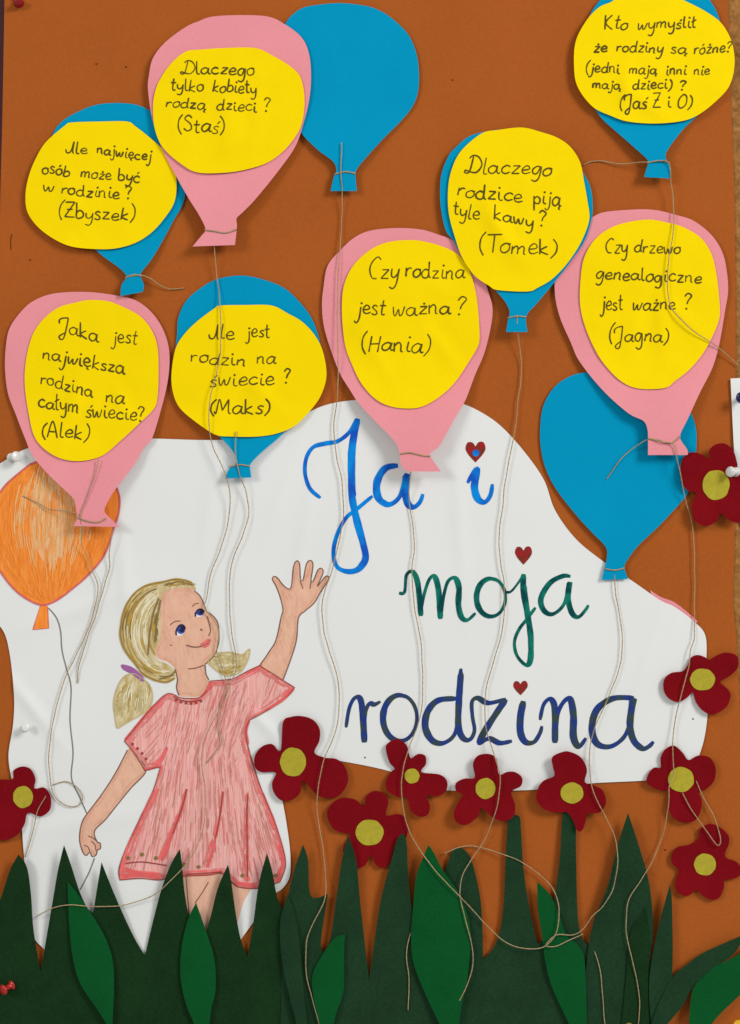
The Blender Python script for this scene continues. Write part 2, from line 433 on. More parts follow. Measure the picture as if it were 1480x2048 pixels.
face = [(325, 1188), (342, 1177), (370, 1174), (388, 1181), (400, 1192), (408, 1209), (413, 1222), (427, 1233), (436, 1248), (438, 1279), (434, 1298), (427, 1313), (410, 1329),
        (410, 1340), (412, 1350), (418, 1362), (410, 1383), (399, 1393), (376, 1394), (358, 1391), (353, 1375), (355, 1358), (350, 1338), (336, 1325), (316, 1316), (311, 1298), (322, 1273), (321, 1233)]
armr = [(518, 1334), (538, 1304), (552, 1280), (562, 1236), (566, 1219), (560, 1193), (552, 1172), (545, 1159), (548, 1153), (555, 1156), (566, 1170), (577, 1178), (583, 1172), (587, 1135), (593, 1122), (599, 1128), (601, 1158), (606, 1160),
        (613, 1128), (621, 1121), (626, 1130), (622, 1160), (626, 1163), (636, 1140), (643, 1137), (646, 1146), (635, 1172), (650, 1154), (657, 1153), (656, 1161), (640, 1186), (628, 1206), (610, 1222), (597, 1236),
        (593, 1279), (582, 1317), (566, 1360), (545, 1352)]
arml = [(255, 1500), (231, 1546), (204, 1588), (177, 1624), (164, 1645), (159, 1676), (164, 1700), (172, 1711), (180, 1704), (184, 1713), (192, 1710), (195, 1700), (201, 1697), (200, 1686), (194, 1683), (189, 1662), (211, 1639), (235, 1609), (262, 1576), (291, 1544), (282, 1520), (265, 1500)]
legs = [[(366, 1740), (446, 1740), (440, 1800), (428, 1868), (416, 1940), (384, 1940), (380, 1850)], [(462, 1760), (503, 1768), (487, 1805), (474, 1850), (468, 1880)]]
k = Ink(d_sheet, 0.10)
for f in (face, armr, arml): k.fill(f)
for f in legs: k.fill(f)
girl = k.build('girl_drawing', M_SKIN, sheet_o)
rs = random.Random(17)
SKM = [mat_plain('skin_dark_pencil', srgb(202, 152, 126), 0.8, 0.1), mat_plain('skin_mid_pencil', srgb(208, 160, 134), 0.8, 0.1), mat_plain('skin_pale_pencil', srgb(215, 171, 145), 0.8, 0.1)]
for shape, cnt in ((face, 130), (armr, 200), (arml, 130)):
    k = Ink(d_sheet, 0.13, 0.0005)
    sp = smooth(shape, True, 4); SN = len(sp)
    xs_ = [p[0] for p in sp]; ys_ = [p[1] for p in sp]
    for i in range(cnt):
        j = rs.randrange(SN); m_ = rs.randrange(4, 9); off = rs.uniform(1, 8)
        seg = [sp[(j + t) % SN] for t in range(m_)]
        tx, ty = seg[-1][0] - seg[0][0], seg[-1][1] - seg[0][1]; L = math.hypot(tx, ty) or 1
        for sg in (1, -1):
            pts = [(p[0] - sg * ty / L * off, p[1] + sg * tx / L * off) for p in seg]
            if all(inside(sp, *p) for p in pts): k.stroke(pts, rs.uniform(1.0, 2.4), 0.8, 0.5, rs.choice([0, 0, 1]), 4); break
    for i in range(cnt):
        x, y = rs.uniform(min(xs_), max(xs_)), rs.uniform(min(ys_), max(ys_)); L = rs.uniform(10, 26); an = rs.uniform(.2, .6)
        pts = [(x, y), (x + L * math.sin(an), y + L * math.cos(an))]
        if all(inside(sp, *p) for p in pts): k.stroke(pts, rs.uniform(1.0, 2.2), 0.8, 0.5, rs.choice([1, 2, 2]), 5)
    k.build('shading', SKM, girl)
dress = [(348, 1389), (359, 1395), (380, 1397), (399, 1395), (413, 1382), (420, 1362, 1), (447, 1360), (467, 1357), (492, 1344), (519, 1331, 1), (552, 1352), (589, 1375, 1), (569, 1398), (529, 1424), (499, 1440, 1), (492, 1460), (495, 1488), (508, 1535), (525, 1585), (549, 1643), (566, 1697), (571, 1732),
         (560, 1764, 1), (540, 1770), (512, 1777), (478, 1774), (464, 1764), (444, 1747), (417, 1750), (370, 1752), (340, 1754), (319, 1760), (280, 1757), (240, 1760, 1), (238, 1737), (255, 1690), (282, 1633), (306, 1582), (321, 1534, 1), (305, 1537), (290, 1541, 1), (270, 1508), (249, 1482, 1), (285, 1438), (313, 1405), (333, 1388)]
k = Ink(d_sheet, 0.14); k.fill(dress)
dr = k.build('dress', M_DR1, girl)
dp = smooth(dress, True, 5)
k = Ink(d_sheet, 0.18, 0.0005)
rs = random.Random(11)
n = 0
while n < 620:
    x, y = rs.uniform(240, 588), rs.uniform(1335, 1770)
    if y > 1500: ang = (x - 410) / 420 * 0.95
    elif x > 470: ang = -0.35 + rs.uniform(-.1, .1)
    else: ang = -0.25 if x > 330 else -0.7
    L = rs.uniform(18, 62)
    a = (x, y); b = (x + math.sin(ang) * L, y + math.cos(ang) * L)
    if inside(dp, *a) and inside(dp, *b):
        k.stroke([a, ((a[0] + b[0]) / 2 + rs.uniform(-1.5, 1.5), (a[1] + b[1]) / 2), b], rs.uniform(1.0, 2.4), 0.8, 0.5, rs.choice([0, 0, 0, 0, 1, 1, 1, 3, 2]) if rs.random() < .9 else 3, 10)
        n += 1
DN = len(dp)
for i in range(330):      # heavier pressure of the red pencil along the edge of the dress
    j = rs.randrange(DN); m_ = rs.randrange(4, 11); off = rs.uniform(1, 11)
    seg = [dp[(j + t) % DN] for t in range(m_)]
    tx, ty = seg[-1][0] - seg[0][0], seg[-1][1] - seg[0][1]
    L = math.hypot(tx, ty) or 1
    pts = [(p[0] - ty / L * off, p[1] + tx / L * off) for p in seg]
    if all(inside(dp, *p) for p in pts): k.stroke(pts, rs.uniform(1.2, 2.8), 0.8, 0.5, rs.choice([4, 4, 2, 2, 0]), 5)
FOLD = (((373, 1578), (362, 1620), (346, 1666), (325, 1720)), ((446, 1582), (440, 1630), (430, 1680), (416, 1735)), ((495, 1586), (494, 1640), (496, 1700), (496, 1762)), ((334, 1494), (326, 1512), (316, 1532)), ((256, 1690), (248, 1720), (246, 1750)), ((262, 1740), (290, 1744), (318, 1746)))
for fo in FOLD:
    fp = smooth(list(fo), False, 4)
    for i in range(34):
        j = rs.randrange(len(fp)); m_ = rs.randrange(4, 9); seg = fp[j:j + m_]
        if len(seg) < 3: continue
        w_ = 3 + 9 * j / len(fp)
        o_ = rs.uniform(-w_, w_ * .4)
        pts = [(p[0] + o_, p[1] + o_ * .15) for p in seg]
        if all(inside(dp, *p) for p in pts): k.stroke(pts, rs.uniform(1.2, 2.6), 0.8, 0.5, rs.choice([4, 4, 2]), 4)
k.build('shading', [M_DR2, M_DR5, mat_plain('red_pencil_rose', srgb(208, 116, 110), 0.8, 0.1), mat_plain('brown_rose_pencil', srgb(188, 128, 112), 0.8, 0.1), mat_plain('coral_pencil', srgb(222, 104, 102), 0.8, 0.1)], dr)
k = Ink(d_sheet, 0.68)
for pts, w in (([(373, 1578), (362, 1620), (346, 1666), (323, 1722)], 5), ([(446, 1582), (440, 1630), (430, 1680), (414, 1735)], 4.5), ([(495, 1586), (494, 1640), (495, 1700), (492, 1762)], 3.5), ([(334, 1494), (326, 1512), (316, 1532)], 7),
               ([(358, 1630), (342, 1675), (325, 1720)], 6), ([(560, 1690), (566, 1725), (556, 1765)], 6), ([(242, 1735), (270, 1745), (312, 1750)], 8), ([(245, 1752), (280, 1750), (318, 1756)], 7), ([(370, 1750), (440, 1745)], 4), ([(466, 1766), (512, 1774)], 5),
               ([(250, 1480), (268, 1458), (300, 1420), (332, 1390)], 5), ([(492, 1346), (519, 1333)], 6), ([(588, 1376), (567, 1398), (530, 1422)], 6), ([(498, 1440), (492, 1462), (496, 1490)], 6), ([(402, 1394), (414, 1382), (422, 1364)], 6), ([(290, 1540), (320, 1532)], 5),
               ([(525, 1585), (548, 1642), (566, 1700)], 4), ([(306, 1584), (282, 1635), (256, 1692), (241, 1738)], 4)):
    k.stroke(pts, w, 0.6, 0.3, 1)
k.stroke([(p[0], p[1]) for p in smooth(dress, True, 5)] + [(348, 1389)], 1.9, raw=True)
for pts in ([(374, 1578), (362, 1622), (345, 1668)], [(446, 1584), (440, 1630), (431, 1676)], [(495, 1590), (494, 1645), (495, 1755)], [(333, 1496), (326, 1512), (317, 1530)], [(250, 1727), (285, 1724), (333, 1731)], [(372, 1749), (444, 1744)], [(347, 1392), (360, 1400), (385, 1403), (402, 1399)]):
    k.stroke(pts, 2.4)
for x, y in ((284, 1709), (312, 1716), (256, 1716), (397, 1734), (368, 1730), (485, 1751), (552, 1751)): k.dot(x, y, 4.2, 4.0, 2)
for x, y in ((265, 1488), (275, 1497), (284, 1507), (292, 1518), (352, 1400), (362, 1404), (372, 1406), (382, 1407), (392, 1405), (402, 1402)): k.dot(x, y, 2.6, 3, 0)
k.build('outline', [M_DR4, M_DR3, M_H3], dr)
# hair
hair = [(384, 1166), (370, 1161), (348, 1159), (325, 1164), (291, 1172), (268, 1188), (251, 1214), (243, 1245), (241, 1273), (251, 1302), (268, 1324), (282, 1344), (294, 1353), (313, 1361), (333, 1364), (350, 1356), (352, 1343), (336, 1329), (316, 1318), (311, 1298), (322, 1273), (321, 1233), (325, 1190), (342, 1178), (370, 1175), (392, 1180)]
tail1 = [(285, 1357), (265, 1347), (246, 1355), (232, 1381), (227, 1409), (230, 1435), (234, 1456), (245, 1451), (260, 1442), (285, 1428), (300, 1414), (305, 1392), (299, 1370)]
tail2 = [(434, 1306), (461, 1304), (484, 1309), (499, 1298), (496, 1319), (484, 1341), (467, 1350), (447, 1350), (427, 1336), (416, 1322)]
k = Ink(d_sheet, 0.2)
for f in (hair, tail1, tail2): k.fill(f)
hr = k.build('hair', M_H1, girl)
k = Ink(d_sheet, 0.26)
rs = random.Random(5)
hp, t1p, t2p = smooth(hair, True, 4), smooth(tail1, True, 4), smooth(tail2, True, 4)
cnt = 0
while cnt < 190:     # strands sweeping round the back of the head
    f = rs.uniform(0.12, 1.0); a0 = rs.uniform(-80, 90); a1 = a0 + rs.uniform(18, 46)
    pts = []
    for t in range(5):
        a = math.radians(a0 + (a1 - a0) * t / 4)
        pts.append((330 - 88 * f * math.cos(a), 1262 + 98 * (0.35 + 0.65 * f) * math.sin(a)))
    if all(inside(hp, *p) for p in pts):
        k.stroke(pts, rs.uniform(1.1, 2.8), 0.8, 0.4, (rs.choice([0, 1, 0, 3]) if f < .42 else rs.choice([2, 2, 2, 2, 3, 3, 0]) if f < .78 else rs.choice([0, 0, 3, 1])), 6); cnt += 1
cnt = 0
while cnt < 46:
    x = rs.uniform(230, 302); y = rs.uniform(1355, 1430); dx = (x - 268) * 0.35 - 8; L = rs.uniform(16, 40)
    pts = [(x, y), (x + dx * .5 + (x - 268) * .1, y + L * .5), (x + dx * .6, y + L)]
    if all(inside(t1p, *p) for p in pts): k.stroke(pts, rs.uniform(1.2, 2.6), 0.7, 0.3, rs.choice([3, 3, 2, 2, 0]), 5); cnt += 1
cnt = 0
while cnt < 30:
    x = rs.uniform(420, 480); y = rs.uniform(1308, 1345); L = rs.uniform(12, 34)
    pts = [(x, y), (x + L * .5, y + 2), (x + L, y - 2)]
    if all(inside(t2p, *p) for p in pts): k.stroke(pts, rs.uniform(1.2, 2.6), 0.7, 0.3, rs.choice([3, 3, 2, 0]), 5); cnt += 1
for i in range(16):
    xx = rs.uniform(328, 372); k.stroke([(xx, 1171 - (xx - 350) ** 2 / 900 + rs.uniform(-4, 2)), (xx + 10, 1168 + rs.uniform(-4, 2)), (xx + 20, 1169 + rs.uniform(-4, 3))], 2.2, 0.7, 0.3, rs.choice([0, 0, 1, 3]))
k.stroke(hair[:16], 4.5, 0.4, 0.4, 0); k.stroke(hair[:16], 1.8, 0.4, 0.4, 1)
for f in (tail1, tail2): k.stroke(f + [f[0]], 1.8, 0.3, 0.4, 3)
for pts in ([(318, 1196), (308, 1222), (300, 1262), (296, 1310)], [(321, 1200), (314, 1240), (310, 1285)], [(330, 1170), (358, 1164), (386, 1170)], [(352, 1340), (340, 1352), (318, 1358)]): k.stroke(pts, 3.4, 0.5, 0.3, 1)
k.build('strand', [M_H2, M_H3, M_H4, mat_plain('hair_tan', srgb(186, 168, 120), 0.8, 0.1)], hr)
k = Ink(d_sheet, 0.3)
k.fill([(243, 1329), (262, 1333), (276, 1343), (289, 1358), (283, 1363), (266, 1350), (246, 1339)])
k.build('hair_tie', M_TIE, girl)
# face
M_EYE = mat_plain('blue_iris', srgb(44, 80, 156), 0.5, 0.2)
M_DARK = mat_plain('dark_pencil', srgb(44, 34, 60), 0.6, 0.2)
M_WHITE = mat_plain('eye_white', srgb(212, 200, 200), 0.7, 0.2)
M_LIP = mat_plain('lip_pencil', srgb(208, 106, 100), 0.8, 0.1)
def eye(cx, cy, rx, ry, mirror):
    k = Ink(d_sheet, 0.25, 0.04)
    k.fill([(cx - rx * 1.15, cy + ry * 1.1), (cx - rx * .7, cy), (cx + rx * .2, cy - ry * .4), (cx + rx * .7, cy + ry * .6), (cx + rx * .1, cy + ry * 1.35), (cx - rx * .7, cy + ry * 1.5)], 0)
    k.dot(cx, cy, rx, ry * 1.0, 1); k.dot(cx + rx * .2, cy - ry * .1, rx * .68, ry * .72, 2); k.dot(cx - rx * .3, cy - ry * .3, rx * .28, ry * .28, 1)
    k.stroke([(cx - rx * 1.1, cy + ry * 1.3), (cx - rx * 1.1, cy + ry * .2), (cx - rx * .3, cy - ry * .95), (cx + rx * .6, cy - ry * .9), (cx + rx * 1.05, cy - ry * .1)], 3.0, mi=2)
    k.build('eye', [M_WHITE, M_EYE, M_DARK], girl)
eye(362, 1259, 8.5, 9, 0); eye(400, 1225, 8, 6.5, 1)
k = Ink(d_sheet, 0.25, 0.02)
k.fill([(400, 1289), (408, 1283), (417, 1277), (421, 1283), (418, 1291), (408, 1296)])
k.stroke([(372, 1290), (386, 1294), (402, 1293), (414, 1288), (421, 1279)], 2.6, mi=1)
k.build('mouth', [M_LIP, M_LINE], girl)
k = Ink(d_sheet, 0.24)
for pts, w in (([(340, 1250), (350, 1243), (362, 1242)], 2), ([(384, 1213), (392, 1207), (398, 1207)], 2), ([(414, 1232), (418, 1246), (421, 1262), (417, 1272)], 2.2), ([(400, 1258), (405, 1261)], 3.5), ([(376, 1338), (392, 1336), (408, 1330)], 2.2), ([(340, 1290), (344, 1291)], 2.4),
               ([(412, 1222), (427, 1233), (436, 1248), (438, 1279), (434, 1298), (427, 1313), (410, 1329)], 2.2), ([(388, 1181), (400, 1192), (408, 1209), (413, 1222)], 2.2), ([(350, 1338), (355, 1358), (353, 1375), (358, 1391)], 2.4), ([(410, 1329), (412, 1348), (418, 1360)], 2.4)):
    k.stroke(pts, w)
k.build('outline', M_LINE, girl)
k = Ink(d_sheet, 0.24)
k.stroke([(p[0], p[1]) for p in armr[:-1]], 2.3)
for pts in ([(600, 1160), (606, 1178)], [(622, 1162), (620, 1178)]): k.stroke(pts, 2)
k.build('outline', M_LINE, girl)
k = Ink(d_sheet, 0.24)
for pts in ([(372, 1752), (380, 1850), (384, 1900)], [(446, 1752), (440, 1800), (428, 1868)], [(462, 1765), (472, 1850)], [(417, 1764), (404, 1786), (390, 1806)]): k.stroke(pts, 2)
k.build('outline', M_LINE, girl)
k = Ink(d_sheet, 0.24)
k.stroke(arml[:-1], 2.3)
for pts in ([(168, 1690), (176, 1694), (180, 1704)], [(182, 1682), (190, 1690), (192, 1702)], [(176, 1672), (186, 1676), (194, 1683)]): k.stroke(pts, 2)
k.build('outline', M_LINE, girl)

# ------------------------------------------------------------------ handwriting
ac = [(.38, 1.3), (.6, 1.65)]
G = {
 'a': (1.0, [[(.75, .85), (.42, 1), (.1, .65), (.12, .2), (.38, 0), (.66, .3), (.78, .95), (.76, .25), (.9, .02), (1.02, .15)]]),
 'b': (.85, [[(.1, 1.9), (.12, 1), (.12, .1), (.4, 0), (.72, .25), (.7, .7), (.42, .95), (.14, .7)]]),
 'c': (.85, [[(.75, .8), (.45, 1), (.12, .65), (.15, .2), (.45, 0), (.8, .2)]]),
 'd': (1.0, [[(.72, .85), (.42, 1), (.1, .6), (.15, .15), (.42, 0), (.7, .3), (.78, 1.9)], [(.78, 1.9), (.76, .3), (.95, .05)]]),
 'e': (.85, [[(.1, .45), (.5, .5), (.7, .65), (.6, .94), (.38, 1), (.12, .6), (.18, .15), (.45, 0), (.82, .2)]]),
 'g': (.9, [[(.72, .85), (.42, 1), (.1, .6), (.2, .1), (.5, .1), (.74, .95), (.74, -.4), (.5, -.9), (.15, -.7)]]),
 'h': (.85, [[(.1, 1.9), (.12, 0)], [(.12, .6), (.4, 1), (.66, .8), (.68, 0)]]),
 'i': (.5, [[(.2, 1), (.2, .2), (.38, 0), (.5, .1)], [(.22, 1.42), (.27, 1.52)]]),
 'j': (.55, [[(.35, 1), (.36, -.4), (.15, -.9), (-.08, -.65)], [(.36, 1.42), (.41, 1.52)]]),
 'k': (.85, [[(.1, 1.9), (.12, 0)], [(.65, 1), (.14, .45), (.74, 0)]]),
 'l': (.48, [[(.15, 1.9), (.16, .2), (.35, 0), (.46, .08)]]),
 'ł': (.5, [[(.15, 1.9), (.16, .2), (.35, 0), (.46, .08)], [(-.05, .9), (.45, 1.3)]]),
 'm': (1.25, [[(.1, 1), (.12, 0)], [(.12, .6), (.35, 1), (.52, .8), (.54, 0)], [(.54, .6), (.8, 1), (.98, .8), (1, .1), (1.15, .02)]]),
 'n': (.9, [[(.1, 1), (.12, 0)], [(.12, .6), (.4, 1), (.62, .8), (.64, .1), (.8, .02)]]),
 'o': (.85, [[(.42, 1), (.1, .65), (.15, .15), (.42, 0), (.72, .3), (.7, .8), (.42, 1), (.8, .9)]]),
 'p': (.85, [[(.1, 1.05), (.12, -1)], [(.12, .6), (.4, 1), (.72, .7), (.65, .15), (.35, 0), (.12, .25)]]),
 'r': (.7, [[(.1, 1), (.12, 0)], [(.12, .55), (.35, .95), (.62, .9)]]),
 's': (.7, [[(.6, .85), (.35, 1), (.14, .75), (.5, .4), (.55, .12), (.3, 0), (.05, .15)]]),
 't': (.65, [[(.3, 1.7), (.28, .2), (.45, 0), (.6, .1)], [(.02, 1.05), (.6, 1.1)]]),
 'u': (.9, [[(.1, 1), (.12, .25), (.35, 0), (.6, .3), (.68, 1)], [(.68, 1), (.68, .2), (.86, 0)]]),
 'w': (1.1, [[(.05, 1), (.15, .1), (.3, 0), (.5, .7), (.6, .05), (.8, .1), (.98, 1)]]),
 'y': (.85, [[(.1, 1), (.15, .35), (.38, .15), (.65, .5), (.72, 1)], [(.72, 1), (.68, -.4), (.45, -.9), (.12, -.75)]]),
 'z': (.8, [[(.1, .95), (.68, 1)], [(.68, 1), (.1, .02)], [(.1, .02), (.74, .05)]]),
 'D': (1.25, [[(.35, 1.85), (.25, .15), (-.1, .02), (-.1, .3), (.35, .1), (.85, .1), (1.15, .9), (.8, 1.75), (.3, 1.95), (.05, 1.6)]]),
 'K': (1.0, [[(.15, 1.9), (.15, 0)], [(.85, 1.9), (.2, .9), (.9, 0)]]),
 'C': (1.0, [[(1.0, 1.75), (.7, 2.0), (.25, 1.5), (.1, .8), (.35, .1), (.75, .05)]]),
 'T': (1.0, [[(.0, 1.85), (1.1, 1.95)], [(.55, 1.9), (.55, 0)]]),
 'Z': (1.05, [[(.1, 1.85), (.95, 1.9)], [(.95, 1.9), (.1, .05)], [(.1, .05), (1, .05)], [(.25, .95), (.8, 1.0)]]),
 'J': (1.0, [[(.1, 1.0), (.05, 1.4), (.3, 1.75), (.85, 1.95)], [(.85, 1.95), (.75, .4), (.6, -.7), (.35, -.9), (.2, -.55), (.7, .05)]]),
 'H': (1.0, [[(.1, 1.9), (.12, 0)], [(.8, 1.9), (.8, 0)], [(.1, .95), (.8, 1)]]),
 'A': (1.0, [[(.0, 0), (.5, 1.9), (.9, 0)], [(.15, .7), (.8, .7)]]),
 'M': (1.25, [[(-.15, .3), (.0, 0), (.2, 1.9), (.5, .4)], [(.5, .4), (.95, 1.9)], [(.95, 1.9), (1.0, .2), (1.2, 0)]]),
 'S': (.9, [[(.8, 1.6), (.5, 1.95), (.15, 1.5), (.65, .9), (.75, .3), (.4, 0), (.05, .3)]]),
 'I': (.8, [[(-.1, .55), (0, .05), (.3, .05), (.5, .7), (.6, 1.9)], [(.6, 1.9), (.6, .2), (.75, 0)]]),
 'O': (1.15, [[(.5, 1.9), (.1, 1.2), (.15, .3), (.5, 0), (.95, .5), (.9, 1.5), (.5, 1.9)]]),
 '(': (.55, [[(.48, 2.1), (.15, 1.4), (.12, .4), (.42, -.4)]]),
 ')': (.55, [[(.08, 2.1), (.42, 1.4), (.44, .4), (.1, -.4)]]),
 '?': (.8, [[(.05, 1.5), (.3, 1.9), (.65, 1.6), (.4, 1.0), (.32, .55)], [(.3, .0), (.34, .1)]]),
 ' ': (.6, []),
}
def comb(ch, base, extra): G[ch] = (G[base][0], G[base][1] + [extra])
comb('ą', 'a', [(.9, .0), (.78, -.25), (.98, -.38)]); comb('ę', 'e', [(.5, .0), (.4, -.25), (.6, -.38)])
for c, b in (('ś', 's'), ('ć', 'c'), ('ó', 'o')): comb(c, b, ac)
comb('ż', 'z', [(.4, 1.35), (.46, 1.46)])

def write(ink, text, x0, y0, x1, y1, xh, w=4.3, rnd=random.Random(21), slant=0.12):
    tot = sum(G[c][0] for c in text)
    L = math.hypot(x1 - x0, y1 - y0); ux, uy = (x1 - x0) / L, (y1 - y0) / L
    sx = L / tot
    pos = 0.0
    for c in text:
        wd, strokes = G[c]
        jy = rnd.uniform(-.14, .14); js = rnd.uniform(.86, 1.12); wj = rnd.uniform(.85, 1.2); sl = slant + rnd.uniform(-.12, .16)
        for st in strokes:
            pts = []
            for (gx, gy) in st:
                gy = gy * js + jy
                ax = (pos + gx + sl * gy * 0.6) * sx
                pts.append((x0 + ux * ax - 0 * gy, y0 + uy * ax - gy * xh))
            if len(st) == 2 and math.hypot(st[1][0] - st[0][0], st[1][1] - st[0][1]) < 0.16:
                ink.dot(pts[0][0], pts[0][1], 2.3, 2.3, n=8)
            else:
                ink.stroke(pts, w * wj, 0.4, 0.4, 0, 2.5)
        pos += wd

# ------------------------------------------------------------------ balloons
def sstep(a, b, x):
    t = max(0.0, min(1.0, (x - a) / (b - a))); return t * t * (3 - 2 * t)
GB = 'paper balloons pinned over the card'
def balloon(outline, mat, base, tip, y0, y1, seed, label, tie, note=None, nbase=None, lines=(), amp=0.5, side=0.0, cx=0, notelabel=None, ink_w=2.8):
    def d(x, y): return base + tip * sstep(y0, y1, y) + amp * 1.5 * nz(x, y, seed, 150) + 0.3 * nz(x, y, seed + 50, 60) + side * ((x - cx) / 150.0) ** 2
    o = sheet('paper_balloon', outline, d, mat, 0.35, 9)
    tag(o, label, 'paper balloon', GB)
    if tie:
        tube('neck_string', tie, 0.75, parent=o, hang=0, flat=True)
    if note:
        rc = random.Random(seed)
        nx0 = sum(p[0] for p in note) / len(note); ny0 = sum(p[1] for p in note) / len(note)
        CR = [(nx0 + rc.uniform(-70, 70), ny0 + rc.uniform(10, 110), rc.uniform(-0.6, 0.9) + 1.3, rc.uniform(40, 80), rc.uniform(.35, .7), rc.uniform(13, 20)) for _ in range(4)]
        def crease(x, y):
            t = 0
            for cx_, cy_, an, ln, am, wd in CR:
                u = (x - cx_) * math.cos(an) + (y - cy_) * math.sin(an)
                v = -(x - cx_) * math.sin(an) + (y - cy_) * math.cos(an)
                t += 2.2 * am * math.exp(-(u / ln) ** 2 - (v / wd) ** 2)
            return t
        def dn(x, y):
            return max(d(x, y) + 0.9, nbase + tip * sstep(y0, y1, y) * 0.9) + 0.7 + 0.65 * nz(x, y, seed + 20, 110) + 0.5 * nz(x, y, seed + 21, 46) + crease(x, y)
        nt = sheet('note', note, dn, M_YEL, 0.2, 6, parent=o)
        nt['label'] = notelabel or 'yellow oval note with black handwriting'
        k = Ink(dn, 0.24, 0.0003)
        for ln in lines: write(k, *ln, **({'w': ink_w} if ink_w else {}))
        k.build('handwriting', M_INK, nt)
    return o

def tube(name, pts, r, parent=None, hang=0.0, flat=False, mat=None, seed=0, lift=0.0, ends=None):
    q = smooth(pts, False, 3.0)
    n = len(q)
    h = [surface(x, y) + r * 0.8 + lift for x, y in q]
    R = 5 if flat else 7
    h = [max(h[max(0, i - R):i + R + 1]) for i in range(n)]
    for _ in range(3):
        W = 3 if flat else 9
        h = [sum(h[max(0, i - W):i + W + 1]) / len(h[max(0, i - W):i + W + 1]) for i in range(n)]
    if hang:
        for i in range(n):
            t = i / (n - 1)
            h[i] += hang * min(1.0, t * 6, (1 - t) * 5) * (0.55 + 0.6 * abs(noise.noise(Vector((i * 0.012, seed * 3.7, 1.3)))) + 0.3 * noise.noise(Vector((i * 0.03, seed, 4))))
    wob = [(x + 1.3 * noise.noise(Vector((i * .08, seed, 0))), y + 0.9 * noise.noise(Vector((i * .08, seed, 9)))) for i, (x, y) in enumerate(q)]
    W3 = [P(x, y, hh) for (x, y), hh in zip(wob, h)]
    V = []; F = []; K = 8; tw = 0.0
    for i in range(n):
        t = (W3[min(n - 1, i + 1)] - W3[max(0, i - 1)]).normalized()
        a = t.cross(Vector((0, -1, 0)))
        a = a.normalized() if a.length > 1e-6 else Vector((1, 0, 0))
        b = a.cross(t).normalized()
        tw += 0.85
        rr = r * 0.001 * (1 + 0.12 * noise.noise(Vector((i * 0.15, seed, 2))))
        for j in range(K):
            th = 2 * math.pi * j / K
            rad = rr * (0.72 + 0.34 * abs(math.cos(th - tw)))
            V.append(W3[i] + a * (rad * math.cos(th)) + b * (rad * math.sin(th)))
        if i:
            for j in range(K):
                F.append([(i - 1) * K + j, (i - 1) * K + (j + 1) % K, i * K + (j + 1) % K, i * K + j])
    F.append(list(range(K - 1, -1, -1))); F.append([(n - 1) * K + j for j in range(K)])
    return link(name, V, F, mat or M_JUTE, parent)

# empty blue balloon, top
balloon([(590, 25), (605, 16), (625, 11), (679, 6), (733, 12), (765, 24), (795, 46), (819, 73), (833, 108), (838, 146), (836, 184), (825, 213), (803, 241), (771, 273), (736, 311), (714, 338), (711, 350), (714, 382, 1), (661, 382, 1), (668, 352), (673, 341), (666, 323), (636, 300), (606, 270), (590, 240), (575, 190), (570, 130), (565, 80), (572, 45)],
        M_BLUE, 3.2, 4, 200, 382, 31, 'plain blue paper balloon without a note at the top, partly under the pink one', [(668, 349), (690, 344), (712, 347)])
# Zbyszek
balloon([(159, 222), (195, 209), (243, 206), (286, 214), (330, 245), (358, 290), (371, 340), (368, 400), (346, 443), (324, 484), (303, 519), (284, 543), (281, 552), (288, 570), (285, 584, 1), (241, 592, 1), (243, 570), (253, 554), (241, 538), (208, 514), (195, 503), (135, 450), (105, 380), (95, 320), (105, 270), (125, 242)],
        M_BLUE, 2.2, 6, 440, 590, 32, 'blue paper balloon with the note whose name at the bottom is Zbyszek', [(250, 556), (266, 550), (284, 552)],
        [(130, 251), (143, 245), (200, 243), (254, 243), (270, 252), (297, 273), (324, 297), (345, 325), (353, 362), (349, 403), (330, 435), (303, 465), (270, 486), (230, 497), (189, 498), (143, 493), (108, 478), (76, 454), (55, 424), (51, 389), (58, 351), (72, 316), (92, 284)], 4.0,
        [('Ile', 133, 304, 176, 308, 12), ('najwięcej', 193, 306, 303, 322, 12), ('osób', 83, 346, 140, 352, 13), ('może', 160, 354, 224, 359, 12), ('być', 235, 358, 280, 366, 12),
         ('w', 85, 382, 110, 385, 12), ('rodzinie', 121, 388, 240, 398, 13), ('?', 250, 396, 266, 398, 14), ('(Zbyszek)', 115, 434, 270, 441, 15)])
# Stas
balloon([(434, 32), (529, 32), (572, 50), (604, 76), (618, 108), (622, 151), (619, 195), (608, 243), (591, 292), (558, 340), (512, 397), (485, 425), (473, 437), (474, 452), (470, 490, 1), (385, 493, 1), (404, 470), (411, 458), (398, 430), (378, 398), (352, 352), (325, 300), (305, 240), (296, 180), (298, 150), (306, 116), (330, 85), (370, 55), (396, 43)],
        M_PINK, 6.2, 6, 300, 490, 33, 'pink paper balloon whose yellow note ends with the name Staś, beside the plain blue one', [(409, 460), (430, 463), (452, 465), (474, 458)],
        [(372, 103), (404, 99), (448, 96), (510, 96), (545, 111), (577, 130), (599, 151), (608, 184), (608, 222), (599, 259), (572, 297), (537, 324), (496, 338), (453, 345), (396, 345), (361, 327), (326, 295), (310, 259), (306, 216), (310, 184), (320, 159), (342, 127)], 7.4,
        [('Dlaczego', 364, 146, 510, 150, 13), ('tylko', 340, 178, 408, 184, 13), ('kobiety', 424, 183, 514, 187, 13), ('rodzą', 330, 214, 412, 219, 12), ('dzieci', 432, 219, 514, 223, 12), ('?', 526, 220, 542, 220, 14), ('(Staś)', 354, 262, 450, 266, 15)])
